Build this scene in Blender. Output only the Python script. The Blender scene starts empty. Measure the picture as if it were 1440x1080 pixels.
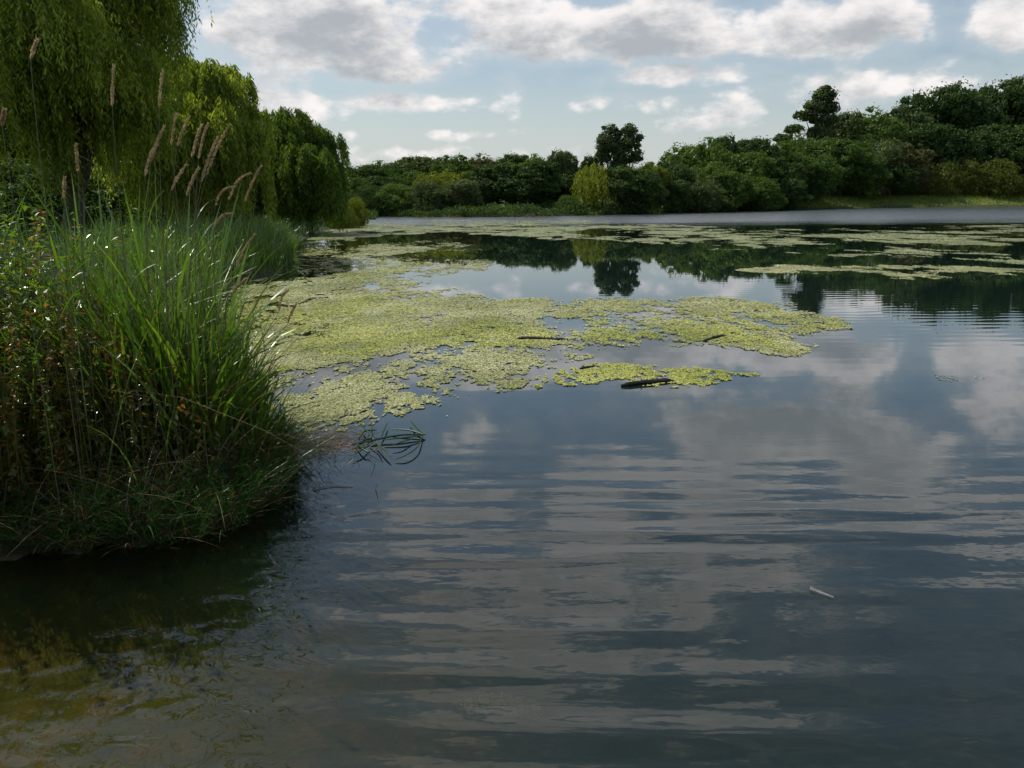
import bpy, math, random
import numpy as np
from math import radians, sin, cos, pi
rng = np.random.default_rng(7)
random.seed(7)
SC = bpy.context.scene
COL = SC.collection
R = math.radians

# ------------------------------------------------------------------ camera
CAM_H, FPX, PITCH, ROLL = 2.3, 1160.0, R(12.6), R(0.4)
cam = bpy.data.cameras.new('camera'); cam_o = bpy.data.objects.new('camera', cam); COL.objects.link(cam_o)
cam.sensor_fit = 'HORIZONTAL'; cam.sensor_width = 36.0; cam.lens = 36.0 * FPX / 1440
cam.clip_start = .05; cam.clip_end = 12000
cam_o.location = (0, 0, CAM_H)
from mathutils import Matrix, Vector
CM = Matrix.Rotation(pi / 2 - PITCH, 3, 'X') @ Matrix.Rotation(-ROLL, 3, 'Z')
cam_o.rotation_euler = CM.to_euler()
SC.camera = cam_o
CMN = np.array(CM)

def ray(px, py):
    px = np.asarray(px, float); py = np.asarray(py, float)
    d = np.stack([px - 720, -(py - 540), np.full(px.shape, -FPX)], -1)
    d = d @ CMN.T
    return d / np.linalg.norm(d, axis=-1, keepdims=True)
def gp(px, py, z=0.):
    """ground point seen at a photo position"""
    d = ray(px, py); t = (z - CAM_H) / d[..., 2]
    return np.stack([d[..., 0] * t, d[..., 1] * t], -1)
def at(px, py, D):
    """point seen at a photo position, D metres ahead"""
    d = ray(px, py); t = D / d[..., 1]
    return np.array([d[..., 0] * t, d[..., 1] * t, CAM_H + d[..., 2] * t])
def to_px(P):
    q = (np.asarray(P) - np.array([0, 0, CAM_H])) @ CMN
    return 720 + FPX * q[..., 0] / -q[..., 2], 540 - FPX * q[..., 1] / -q[..., 2]

# ------------------------------------------------------------------ tagging
def tag(o, label=None, cat=None, group=None, kind=None):
    if label: o['label'] = label
    if cat: o['category'] = cat
    if group: o['group'] = group
    if kind: o['kind'] = kind
    return o
def link(name, me, mat=None, parent=None):
    o = bpy.data.objects.new(name, me); COL.objects.link(o)
    if mat is not None and not me.materials: me.materials.append(mat)
    if parent: o.parent = parent
    return o
def empty(name, loc, label, cat, group=None):
    o = bpy.data.objects.new(name, None); COL.objects.link(o)
    o.location = [float(v) for v in loc]; o.empty_display_size = .3
    return tag(o, label, cat, group)

def mesh_np(name, V, F, mats=None, midx=None, smooth=False, tint=None):
    """V (n,3), F (m,k)"""
    V = np.ascontiguousarray(V, dtype=np.float32); F = np.ascontiguousarray(F, dtype=np.int32)
    me = bpy.data.meshes.new(name)
    m, k = F.shape
    me.vertices.add(len(V)); me.vertices.foreach_set('co', V.ravel())
    me.loops.add(m * k); me.loops.foreach_set('vertex_index', F.ravel())
    me.polygons.add(m); me.polygons.foreach_set('loop_start', np.arange(0, m * k, k, dtype=np.int32))
    try: me.polygons.foreach_set('loop_total', np.full(m, k, dtype=np.int32))
    except Exception: pass
    if midx is not None: me.polygons.foreach_set('material_index', np.asarray(midx, dtype=np.int32))
    me.polygons.foreach_set('use_smooth', np.full(m, bool(smooth)))
    me.update(calc_edges=True)
    if tint is not None:
        a = me.attributes.new('tint', 'FLOAT', 'POINT'); a.data.foreach_set('value', np.ascontiguousarray(tint, dtype=np.float32))
    for mt in (mats or []): me.materials.append(mt)
    return me

# ------------------------------------------------------------------ numpy noise
_P = rng.random((256, 256))
def vnoise(x, y):
    xi = np.floor(x).astype(int); yi = np.floor(y).astype(int); fx = x - xi; fy = y - yi
    fx = fx * fx * (3 - 2 * fx); fy = fy * fy * (3 - 2 * fy)
    g = lambda a, b: _P[a & 255, b & 255]
    return (g(xi, yi) * (1 - fx) + g(xi + 1, yi) * fx) * (1 - fy) + (g(xi, yi + 1) * (1 - fx) + g(xi + 1, yi + 1) * fx) * fy
def fbm(x, y, o=4):
    s = 0; a = .5; t = 0
    for i in range(o):
        s = s + a * vnoise(x * 2 ** i + 17.3 * i, y * 2 ** i + 5.1 * i); t += a; a *= .55
    return s / t
def sdist(P, poly):
    """signed distance, negative inside"""
    P = np.asarray(P, float); d = np.full(len(P), 1e18); ins = np.zeros(len(P), bool)
    n = len(poly)
    for i in range(n):
        a = poly[i]; b = poly[(i + 1) % n]; e = b - a; w = P - a
        t = np.clip((w @ e) / (e @ e + 1e-12), 0, 1)
        q = w - t[:, None] * e; d = np.minimum(d, (q * q).sum(1))
        c = ((a[1] <= P[:, 1]) & (b[1] > P[:, 1])) | ((b[1] <= P[:, 1]) & (a[1] > P[:, 1]))
        xx = a[0] + (P[:, 1] - a[1]) / (b[1] - a[1] + 1e-15) * (b[0] - a[0])
        ins ^= c & (P[:, 0] < xx)
    d = np.sqrt(d)
    return np.where(ins, -d, d)
def sstep(a, b, x):
    t = np.clip((x - a) / (b - a), 0, 1); return t * t * (3 - 2 * t)

# ------------------------------------------------------------------ materials
def newmat(name):
    m = bpy.data.materials.new(name); m.use_nodes = True
    nt = m.node_tree; nt.nodes.clear()
    out = nt.nodes.new('ShaderNodeOutputMaterial')
    return m, nt, out
def N(nt, t, **k):
    n = nt.nodes.new(t)
    for a, b in k.items():
        if a.startswith('i_'):
            key = a[2:]
            key = int(key) if key.isdigit() else key.replace('_', ' ')
            n.inputs[key].default_value = b
        else: setattr(n, a, b)
    return n
def ramp(nt, fac, stops, interp='LINEAR'):
    r = nt.nodes.new('ShaderNodeValToRGB'); r.color_ramp.interpolation = interp
    e = r.color_ramp.elements
    while len(e) < len(stops): e.new(.5)
    for i, (p, c) in enumerate(stops):
        e[i].position = p; e[i].color = (*c, 1) if len(c) == 3 else c
    nt.links.new(fac, r.inputs[0]); return r.outputs[0]

def leaf_mat(name, stops, transl=.45, gloss=.08, rough=.4, per_object=.25, nscale=.35, tcol=(1.25, 1.25, .55)):
    """leaves: diffuse + translucent + a little sheen; colour varies leaf by leaf and clump by clump"""
    m, nt, out = newmat(name); L = nt.links.new
    geo = N(nt, 'ShaderNodeNewGeometry'); oi = N(nt, 'ShaderNodeObjectInfo'); tc = N(nt, 'ShaderNodeTexCoord')
    no = N(nt, 'ShaderNodeTexNoise', i_Scale=nscale, i_Detail=3.); L(tc.outputs['Object'], no.inputs['Vector'])
    a = N(nt, 'ShaderNodeMath', operation='MULTIPLY', i_1=.45); L(geo.outputs['Random Per Island'], a.inputs[0])
    b = N(nt, 'ShaderNodeMath', operation='MULTIPLY_ADD', i_1=.9, i_2=-.22); L(no.outputs['Fac'], b.inputs[0])
    c = N(nt, 'ShaderNodeMath', operation='MULTIPLY_ADD', i_1=per_object, i_2=-per_object / 2); L(oi.outputs['Random'], c.inputs[0])
    d = N(nt, 'ShaderNodeMath', operation='ADD'); L(a.outputs[0], d.inputs[0]); L(b.outputs[0], d.inputs[1])
    e = N(nt, 'ShaderNodeMath', operation='ADD'); L(d.outputs[0], e.inputs[0]); L(c.outputs[0], e.inputs[1])
    col = ramp(nt, e.outputs[0], stops)
    df = N(nt, 'ShaderNodeBsdfDiffuse'); L(col, df.inputs['Color'])
    mx = N(nt, 'ShaderNodeMix', data_type='RGBA', blend_type='MULTIPLY'); mx.inputs[0].default_value = 1.
    L(col, mx.inputs[6]); mx.inputs[7].default_value = (*tcol, 1)
    tr = N(nt, 'ShaderNodeBsdfTranslucent'); L(mx.outputs[2], tr.inputs['Color'])
    s1 = N(nt, 'ShaderNodeMixShader'); s1.inputs[0].default_value = transl
    L(df.outputs[0], s1.inputs[1]); L(tr.outputs[0], s1.inputs[2])
    gl = N(nt, 'ShaderNodeBsdfGlossy', i_Roughness=rough); gl.inputs['Color'].default_value = (.9, .95, .9, 1)
    s2 = N(nt, 'ShaderNodeMixShader'); s2.inputs[0].default_value = gloss
    L(s1.outputs[0], s2.inputs[1]); L(gl.outputs[0], s2.inputs[2])
    L(s2.outputs[0], out.inputs['Surface'])
    return m
def plain_mat(name, stops, scale=8., rough=.9, bump=.3, bscale=None, coord='Object', dist=.02, detail=5.):
    m, nt, out = newmat(name); L = nt.links.new
    tc = N(nt, 'ShaderNodeTexCoord')
    no = N(nt, 'ShaderNodeTexNoise', i_Scale=scale, i_Detail=detail); L(tc.outputs[coord], no.inputs['Vector'])
    p = N(nt, 'ShaderNodeBsdfPrincipled', i_Roughness=rough)
    L(ramp(nt, no.outputs['Fac'], stops), p.inputs['Base Color'])
    n2 = N(nt, 'ShaderNodeTexNoise', i_Scale=bscale or scale * 3, i_Detail=6.); L(tc.outputs[coord], n2.inputs['Vector'])
    bm = N(nt, 'ShaderNodeBump', i_Strength=bump, i_Distance=dist); L(n2.outputs['Fac'], bm.inputs['Height'])
    L(bm.outputs[0], p.inputs['Normal']); L(p.outputs[0], out.inputs['Surface'])
    return m

M = {}
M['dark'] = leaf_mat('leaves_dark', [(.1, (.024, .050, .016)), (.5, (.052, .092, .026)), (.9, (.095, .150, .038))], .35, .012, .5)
M['mid'] = leaf_mat('leaves_mid', [(.1, (.038, .076, .018)), (.5, (.080, .136, .028)), (.9, (.14, .215, .045))], .38, .012, .5)
M['olive'] = leaf_mat('leaves_olive', [(.1, (.055, .078, .015)), (.5, (.105, .130, .024)), (.9, (.16, .185, .038))], .4, .012, .5)
M['grey'] = leaf_mat('leaves_greygreen', [(.1, (.044, .070, .028)), (.5, (.085, .122, .046)), (.9, (.14, .175, .072))], .38, .015, .5)
M['brown'] = leaf_mat('leaves_brownish', [(.1, (.045, .054, .022)), (.5, (.085, .090, .036)), (.9, (.14, .135, .055))], .35, .012, .5)
M['yellow'] = leaf_mat('leaves_yellowgreen', [(.1, (.085, .115, .014)), (.5, (.150, .185, .022)), (.9, (.24, .275, .04))], .45, .012, .5)
M['willow'] = leaf_mat('leaves_willow', [(.1, (.035, .080, .012)), (.45, (.175, .24, .030)), (.9, (.40, .46, .08))], .55, .015, .45, nscale=.5)
M['willow2'] = leaf_mat('leaves_willow_dark', [(.1, (.026, .062, .010)), (.45, (.115, .175, .022)), (.9, (.25, .32, .05))], .5, .015, .45, nscale=.5)
M['bark'] = plain_mat('bark', [(.3, (.035, .028, .020)), (.7, (.10, .085, .062))], 6., .95, .6)
M['blade'] = leaf_mat('grass_blade', [(.05, (.024, .058, .006)), (.4, (.066, .122, .016)), (.7, (.135, .200, .026)), (.95, (.30, .29, .07))], .5, .06, .3, 0, 1.2, (1.1, 1.3, .45))
M['lowblade'] = leaf_mat('low_grass_blade', [(.05, (.012, .040, .006)), (.5, (.026, .078, .012)), (.95, (.060, .12, .02))], .4, .07, .4, 0, 1.5, (1.1, 1.3, .45))
M['sedge'] = leaf_mat('sedge_blade', [(.1, (.018, .070, .010)), (.5, (.035, .115, .014)), (.9, (.065, .165, .022))], .5, .05, .4, 0, .6, (1.1, 1.3, .45))
M['herb'] = leaf_mat('herb_leaf', [(.1, (.035, .075, .009)), (.5, (.095, .165, .015)), (.9, (.19, .26, .03))], .55, .05, .28, 0, 1.6, (1.2, 1.3, .5))
M['dry'] = leaf_mat('dry_grass', [(.1, (.045, .026, .012)), (.45, (.13, .068, .028)), (.7, (.24, .15, .065)), (.95, (.42, .33, .17))], .35, .08, .4, 0, 1.5, (1.2, .9, .5))
M['redleaf'] = leaf_mat('reddish_leaf', [(.1, (.045, .075, .010)), (.35, (.11, .135, .018)), (.55, (.19, .15, .025)), (.75, (.24, .09, .022)), (.95, (.28, .06, .025))], .55, .05, .28, 0, 1.6, (1.3, 1.1, .5))
M['plume'] = leaf_mat('plume', [(.1, (.24, .175, .10)), (.5, (.40, .31, .19)), (.9, (.58, .48, .33))], .35, .03, .6, .2, 6., (1., .95, .8))
M['stem'] = leaf_mat('stem', [(.1, (.05, .07, .02)), (.5, (.11, .10, .035)), (.9, (.18, .14, .06))], .2, .06, .4, .3, 3.)
M['wood'] = plain_mat('wet_wood', [(.3, (.008, .007, .006)), (.7, (.030, .024, .018))], 14., .55, .8, 40., dist=.008)
M['feather'] = plain_mat('feather', [(.3, (.24, .24, .22)), (.7, (.36, .35, .33))], 20., .6, .1)

# duckweed
def weed_mat(name, stops, gloss=.10):
    m, nt, out = newmat(name); L = nt.links.new
    geo = N(nt, 'ShaderNodeNewGeometry'); tc = N(nt, 'ShaderNodeTexCoord')
    no = N(nt, 'ShaderNodeTexNoise', i_Scale=.55, i_Detail=4.); L(tc.outputs['Object'], no.inputs['Vector'])
    a = N(nt, 'ShaderNodeMath', operation='MULTIPLY', i_1=.72); L(geo.outputs['Random Per Island'], a.inputs[0])
    b = N(nt, 'ShaderNodeMath', operation='MULTIPLY_ADD', i_1=1.5, i_2=-.5); L(no.outputs['Fac'], b.inputs[0])
    d = N(nt, 'ShaderNodeMath', operation='ADD'); L(a.outputs[0], d.inputs[0]); L(b.outputs[0], d.inputs[1])
    p = N(nt, 'ShaderNodeBsdfPrincipled', i_Roughness=.45)
    L(ramp(nt, d.outputs[0], stops), p.inputs['Base Color'])
    p.inputs['Specular IOR Level'].default_value = .25
    L(p.outputs[0], out.inputs['Surface'])
    return m
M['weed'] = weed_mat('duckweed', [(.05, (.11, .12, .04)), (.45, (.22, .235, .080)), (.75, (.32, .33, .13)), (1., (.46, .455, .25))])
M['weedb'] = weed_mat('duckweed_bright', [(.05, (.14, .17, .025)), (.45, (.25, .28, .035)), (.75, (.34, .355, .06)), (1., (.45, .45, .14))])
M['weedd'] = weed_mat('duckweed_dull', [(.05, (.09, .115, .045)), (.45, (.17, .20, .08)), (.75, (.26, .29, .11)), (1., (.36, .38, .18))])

# ------------------------------------------------------------------ lake outline (z = 0 is the water)
g = gp
lake_px = [(1436, 290.2), (1250, 292.2), (1100, 294.8), (1000, 297.5), (925, 300.5), (800, 303.5), (690, 305.5), (600, 305.5), (530, 304.5),
           (522, 310), (500, 317), (455, 324), (440, 331), (418, 342), (412, 362), (398, 384), (340, 398), (255, 430), (235, 480), (262, 540),
           (360, 596), (408, 622), (416, 645), (398, 690), (372, 712), (345, 722), (338, 742), (300, 744), (282, 762), (240, 756), (205, 775), (150, 766), (110, 786), (60, 776), (10, 792), (-40, 786)]
LAKE = [g(*p) for p in lake_px] + [np.array(p, float) for p in [(-6.5, 5.0), (-9.5, 4.6), (-9.5, 2.0), (-4, 1.7), (3, 1.7), (14, 1.2), (40, 4), (110, 25), (175, 80), (185, 150), (150, 188)]]
LAKE = np.array(LAKE)

def terrain(x, y, sd=None):
    x = np.atleast_1d(np.asarray(x, float)); y = np.atleast_1d(np.asarray(y, float))
    if sd is None: sd = sdist(np.stack([x, y], -1), LAKE)
    inside = -(0.03 + .45 * (1 - np.exp(-(-sd).clip(0) / .35)) + 1.2 * (1 - np.exp(-(-sd).clip(0) / 14)))
    near = .20 * (1 - np.exp(-sd.clip(0) / 1.1)) + .25 * (1 - np.exp(-sd.clip(0) / 6))
    az = np.degrees(np.arctan2(x, y.clip(.1)))
    hr = 17. * sstep(6, 85, sd) * sstep(6, 20, az) * sstep(90, 150, y)
    hl = 4.0 * sstep(20, 90, sd) * sstep(90, 140, y) * (1 - sstep(0, 12, az))
    hr = hr + 1.7 * sstep(.5, 8, sd) * sstep(13, 19, az) * sstep(90, 150, y)
    far = 14 * sstep(250, 900, np.hypot(x, y))
    out = near + hr + hl + far + .25 * (fbm(x / 9, y / 9, 3) - .5) * sstep(1, 15, sd) + .05 * (fbm(x * 1.5, y * 1.5, 3) - .4) * sstep(0, .6, sd)
    inn = inside + .12 * (fbm(x * .9, y * .9, 4) - .5) * sstep(0, 1., -sd)
    return np.where(sd > 0, out, inn)

def axis(lo, hi, n, c, fine):
    u = np.linspace(math.asinh((lo - c) / fine), math.asinh((hi - c) / fine), n)
    return c + fine * np.sinh(u)
gx = axis(-1500, 1500, 440, -2, 4.); gy = axis(-60, 1900, 410, 6, 4.)
X, Y = np.meshgrid(gx, gy); xf, yf = X.ravel(), Y.ravel()
Z = terrain(xf, yf)
nx, ny = len(gx), len(gy)
ii = (np.arange(ny - 1)[:, None] * nx + np.arange(nx - 1)[None]).ravel()
m, nt, out = newmat('ground'); L = nt.links.new
tc = N(nt, 'ShaderNodeTexCoord'); geo = N(nt, 'ShaderNodeNewGeometry')
sep = N(nt, 'ShaderNodeSeparateXYZ'); L(geo.outputs['Position'], sep.inputs[0])
n1 = N(nt, 'ShaderNodeTexNoise', i_Scale=2.6, i_Detail=9., i_Roughness=.72); L(tc.outputs['Object'], n1.inputs['Vector'])
n2 = N(nt, 'ShaderNodeTexNoise', i_Scale=.06, i_Detail=5.); L(tc.outputs['Object'], n2.inputs['Vector'])
bed = ramp(nt, n1.outputs['Fac'], [(.3, (.018, .022, .004)), (.5, (.050, .055, .008)), (.6, (.085, .060, .010)), (.72, (.040, .060, .010))])
mud = ramp(nt, n1.outputs['Fac'], [(.3, (.016, .012, .008)), (.7, (.055, .042, .025))])
gr = ramp(nt, n2.outputs['Fac'], [(.3, (.045, .080, .018)), (.5, (.085, .125, .028)), (.7, (.15, .19, .045))])
f1 = N(nt, 'ShaderNodeMapRange', i_1=-.03, i_2=.03); L(sep.outputs['Z'], f1.inputs[0])
f2 = N(nt, 'ShaderNodeMapRange', i_1=.25, i_2=.55); L(sep.outputs['Z'], f2.inputs[0])
mA = N(nt, 'ShaderNodeMix', data_type='RGBA'); L(f1.outputs[0], mA.inputs[0]); L(bed, mA.inputs[6]); L(mud, mA.inputs[7])
mB = N(nt, 'ShaderNodeMix', data_type='RGBA'); L(f2.outputs[0], mB.inputs[0]); L(mA.outputs[2], mB.inputs[6]); L(gr, mB.inputs[7])
p = N(nt, 'ShaderNodeBsdfPrincipled', i_Roughness=.95); L(mB.outputs[2], p.inputs['Base Color'])
bm = N(nt, 'ShaderNodeBump', i_Strength=.8, i_Distance=.05); L(n1.outputs['Fac'], bm.inputs['Height']); L(bm.outputs[0], p.inputs['Normal'])
L(p.outputs[0], out.inputs['Surface'])
gme = mesh_np('ground', np.stack([xf, yf, Z], -1), np.stack([ii, ii + 1, ii + nx + 1, ii + nx], -1), [m], smooth=True)
tag(link('ground', gme), 'muddy pond bed rising to grassy banks and wooded hill', kind='structure')
def tz(x, y): return float(terrain(x, y)[0])

# ------------------------------------------------------------------ water
m, nt, out = newmat('water'); L = nt.links.new
geo = N(nt, 'ShaderNodeNewGeometry'); pos = geo.outputs['Position']
sep = N(nt, 'ShaderNodeSeparateXYZ'); L(pos, sep.inputs[0])
def noise_h(scale, mapping, detail=3., rough=.5, dim='3D'):
    mp = N(nt, 'ShaderNodeMapping'); L(pos, mp.inputs[0]); mp.inputs['Scale'].default_value = mapping[0]; mp.inputs['Rotation'].default_value = (0, 0, mapping[1])
    n = N(nt, 'ShaderNodeTexNoise', i_Scale=scale, i_Detail=detail, i_Roughness=rough); L(mp.outputs[0], n.inputs['Vector']); return n.outputs['Fac']
def mth(op, a, b=None, c=None, clamp=False):
    n = N(nt, 'ShaderNodeMath', operation=op); n.use_clamp = clamp
    for k, v in enumerate((a, b, c)):
        if v is None: continue
        if isinstance(v, (int, float)): n.inputs[k].default_value = v
        else: L(v, n.inputs[k])
    return n.outputs[0]
def mrange(v, a, b, c=0., d=1.):
    n = N(nt, 'ShaderNodeMapRange', interpolation_type='SMOOTHSTEP'); L(v, n.inputs[0])
    for k, w in zip((1, 2, 3, 4), (a, b, c, d)): n.inputs[k].default_value = w
    return n.outputs[0]
Yc = sep.outputs['Y']; Xc = sep.outputs['X']
# long low crests lying across the view, close in
wv = N(nt, 'ShaderNodeTexWave', wave_type='BANDS', bands_direction='Y', wave_profile='SIN', i_Scale=.72, i_Distortion=4.5, i_Detail=1., i_Detail_Scale=.6)
mp = N(nt, 'ShaderNodeMapping'); L(pos, mp.inputs[0]); mp.inputs['Scale'].default_value = (.38, 1, 1); mp.inputs['Rotation'].default_value = (0, 0, R(4)); L(mp.outputs[0], wv.inputs['Vector'])
h_wave = mth('MULTIPLY', wv.outputs['Fac'], .0085)
h_str = mth('MULTIPLY', noise_h(2.9, ((.14, 1, 1), R(4)), 1.6), .021)
h_sml = mth('MULTIPLY', noise_h(9., ((.55, 1, 1), R(-8)), 2.), .0030)
patch = mrange(noise_h(.3, ((.7, 1.6, 1), 0), 2.), .40, .62, .25, 1.)
fade = mrange(Yc, 4.9, 8.0, 1.0, .015)
h1 = mth('MULTIPLY', mth('MULTIPLY', mth('ADD', h_wave, h_str), fade), patch)
h1 = mth('ADD', h1, mth('MULTIPLY', h_sml, mrange(Yc, 4., 9., .5, .02)))
# a fine wind ripple well out on the right
wv2 = N(nt, 'ShaderNodeTexWave', wave_type='BANDS', bands_direction='Y', i_Scale=.75, i_Distortion=3., i_Detail=1.)
L(pos, wv2.inputs['Vector'])
rmask = mth('MULTIPLY', mth('MULTIPLY', mrange(Xc, 3.5, 8.), mrange(Yc, 11., 14.)), mrange(Yc, 19., 25., 1., 0.))
h2 = mth('MULTIPLY', mth('MULTIPLY', wv2.outputs['Fac'], .0006), rmask)
# ruffled water beyond the weed
Yn = mth('ADD', Yc, mth('MULTIPLY_ADD', noise_h(.035, ((.5, 1.6, 1), 0), 4., .6), 60., -30.))
far_r = mrange(Yn, 62., 88.)
h3 = mth('MULTIPLY', mth('MULTIPLY', noise_h(1.6, ((.5, 1, 1), 0), 4., .6), .16), far_r)
h4 = mth('MULTIPLY', mth('MULTIPLY', noise_h(5.5, ((.8, 1, 1), R(10)), 1.2), .015), mth('MULTIPLY', mrange(Xc, -1.7, -.6, 1., 0.), mrange(Yc, 4.9, 7.5, 1., .0)))
hh = mth('ADD', mth('ADD', mth('ADD', h1, h2), h3), h4)
bp = N(nt, 'ShaderNodeBump', i_Strength=1., i_Distance=1.); L(hh, bp.inputs['Height'])
fr = N(nt, 'ShaderNodeFresnel', i_IOR=1.48); L(bp.outputs[0], fr.inputs['Normal'])
gl = N(nt, 'ShaderNodeBsdfGlossy'); gl.inputs['Color'].default_value = (.93, .96, 1, 1)
L(mrange(Yn, 62., 92., .0, .20), gl.inputs['Roughness']); L(bp.outputs[0], gl.inputs['Normal'])
tr = N(nt, 'ShaderNodeBsdfTransparent'); tr.inputs['Color'].default_value = (.80, .76, .45, 1)
df = N(nt, 'ShaderNodeBsdfDiffuse'); df.inputs['Color'].default_value = (.006, .014, .011, 1)
ms = N(nt, 'ShaderNodeMixShader')
L(mth('MULTIPLY', mth('MAXIMUM', mrange(Yc, 3.0, 8., .25, .95), mrange(Xc, -2.0, .5, 0., .72)), mrange(Xc, -2.4, -.6, .35, 1.)), ms.inputs[0]); L(tr.outputs[0], ms.inputs[1]); L(df.outputs[0], ms.inputs[2])
ms2 = N(nt, 'ShaderNodeMixShader'); L(fr.outputs[0], ms2.inputs[0]); L(ms.outputs[0], ms2.inputs[1]); L(gl.outputs[0], ms2.inputs[2])
L(ms2.outputs[0], out.inputs['Surface'])
wx = np.array([-130., 240.]); wy = np.array([-1., 260.])
# water sheet: the lake outline pushed a little under the banks
c0 = np.array([[-40., -.5], [240, -.5], [240, 240], [-60, 240]])
wme = mesh_np('water', np.array([[x, y, 0] for x, y in c0]), np.array([[0, 1, 2, 3]]), [m])
tag(link('water', wme), 'still lake water reflecting clouds and trees', kind='structure')

# ------------------------------------------------------------------ duckweed
POLY = {
 'far': [(424, 346), (440, 331), (470, 322), (520, 313), (640, 311), (800, 310), (900, 315), (1000, 320), (1060, 330), (1080, 350), (960, 350), (880, 344), (800, 337), (700, 332), (610, 328), (540, 331), (500, 338)],
 'farb': [(990, 324), (1100, 322), (1300, 318), (1440, 316), (1620, 316), (1620, 366), (1440, 372), (1330, 364), (1180, 362), (1080, 352), (980, 348)],
 'isle': [(510, 352), (560, 347), (640, 344), (645, 347), (590, 354), (540, 357)],
 'left': [(424, 346), (520, 345), (640, 342), (660, 346), (560, 354), (480, 352), (560, 362), (690, 369), (690, 376), (640, 384), (600, 392), (640, 408), (700, 422), (850, 420), (1000, 421), (1110, 426),
          (1190, 460), (1130, 474), (1150, 488), (1120, 500), (1050, 494), (990, 484), (880, 490), (780, 492), (700, 486), (620, 484), (540, 500), (460, 512), (400, 520), (330, 530), (270, 520), (240, 480), (260, 430), (340, 398), (400, 385), (412, 362)],
 'band': [(1040, 380), (1130, 374), (1300, 376), (1440, 378), (1620, 378), (1620, 404), (1440, 398), (1300, 394), (1160, 387), (1060, 383)],
 'front': [(700, 545), (826, 512), (880, 513), (960, 516), (1060, 527), (1000, 540), (960, 546), (900, 542), (830, 540), (740, 550), (700, 552)],
 'scrap': [(340, 500), (460, 500), (560, 492), (630, 480), (760, 490), (830, 500), (826, 512), (740, 522), (730, 545), (660, 556), (640, 584), (560, 590), (480, 604), (400, 612), (350, 596)],
 'right': [(1310, 528), (1385, 531), (1380, 540), (1330, 538)],
 'sub': [(640, 975), (700, 962), (800, 985), (760, 1000), (660, 990)],
}
LOGPX = [(729, 477, 793, 477.5), (874, 544, 941, 535.5), (989, 480, 1018, 472), (815, 519, 836, 515)]
def weed(key, name, label, mat, n, cover, edge, nsc, hole, sz=1.0, zoff=.004, ya=.45):
    poly = np.array(POLY[key], float)
    lo = poly.min(0) - np.array([25, 8]); hi = poly.max(0) + np.array([25, 8])
    px = rng.uniform(lo[0], hi[0], n); py = rng.uniform(lo[1], hi[1], n)
    P = g(px, py); D = P[:, 1]
    # ragged outline: distance in photo-like units, roughened by world-space noise
    q = np.stack([px, (py - 280) * 3.2], -1); pq = poly.copy(); pq[:, 1] = (pq[:, 1] - 280) * 3.2
    sd = sdist(q, pq)
    n1 = fbm(P[:, 0] * nsc, P[:, 1] * nsc * ya, 5); n2 = fbm(P[:, 0] * nsc * 3.1 + 40, P[:, 1] * nsc * 1.6 + 9, 4)
    n3 = fbm(P[:, 0] * nsc * 9 + 11, P[:, 1] * nsc * 5 + 3, 3)
    den = (-sd / edge).clip(-1, 1) * .42 + (n1 - .5) * 2.3 + (n2 - .5) * 1.5 + (n3 - .5) * 1.5 + hole - (sd.clip(0) / edge) * 1.6
    keep = rng.random(n) < (den * 1.4).clip(0, cover)
    for (u0, v0, u1, v1) in LOGPX:
        a_ = g(u0, v0); b_ = g(u1, v1); t_ = (((P - a_) @ (b_ - a_)) / ((b_ - a_) @ (b_ - a_))).clip(0, 1)
        keep &= np.hypot(*(P - a_ - t_[:, None] * (b_ - a_) - np.array([0, -.03])).T) > .055
    keep &= sdist(P, LAKE) < -.02
    P = P[keep]; D = D[keep]; k = len(P)
    s = (.0032 + .00095 * D) * sz * rng.uniform(.6, 1.35, k)
    tl = (1.5 / D).clip(.012, .15); a = rng.uniform(0, 2 * pi, k); asp = rng.uniform(.55, 1., k)
    u = np.stack([np.cos(a), np.sin(a), rng.normal(0, 1, k) * tl], -1) * s[:, None]
    v = np.stack([-np.sin(a), np.cos(a), rng.normal(0, 1, k) * tl], -1) * (s * asp)[:, None]
    c = np.stack([P[:, 0], P[:, 1], np.full(k, zoff) + s * (1.2 / D).clip(.03, .13) + rng.uniform(0, .006, k)], -1)
    # six-sided fronds
    ang = np.arange(6) * pi / 3
    V = c[:, None] + u[:, None] * np.cos(ang)[None, :, None] + v[:, None] * np.sin(ang)[None, :, None]
    V[..., 2] = V[..., 2].clip(zoff * .9)
    V = V.reshape(-1, 3); F = np.arange(k * 6).reshape(-1, 6)
    o = link(name, mesh_np(name, V, F, [mat])); tag(o, label, 'duckweed', kind='stuff')
    print(name, key, k)
    return o
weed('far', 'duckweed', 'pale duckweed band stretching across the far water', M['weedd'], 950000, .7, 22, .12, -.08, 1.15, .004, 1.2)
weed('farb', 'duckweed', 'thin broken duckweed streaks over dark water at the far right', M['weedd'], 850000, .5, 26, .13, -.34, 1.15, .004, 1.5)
weed('isle', 'duckweed', 'narrow duckweed sliver inside the dark tree reflection', M['weed'], 40000, .7, 14, .3, .1, 1.)
weed('left', 'duckweed', 'broad yellow-green duckweed sheet spreading from the reeds to midwater', M['weed'], 2100000, .72, 46, .6, -.07, 1.0)
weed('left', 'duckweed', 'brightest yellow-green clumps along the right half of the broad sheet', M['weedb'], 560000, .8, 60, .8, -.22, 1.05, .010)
weed('band', 'duckweed', 'streaky duckweed band below the far band at the right', M['weed'], 450000, .75, 30, .2, .03, 1.1, .004, .9)
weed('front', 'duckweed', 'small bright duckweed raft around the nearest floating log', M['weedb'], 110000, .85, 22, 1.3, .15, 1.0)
weed('scrap', 'duckweed', 'broken duckweed scraps between the reeds and the nearest log', M['weed'], 620000, .6, 50, 1.5, -.12, 1.0)
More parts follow.
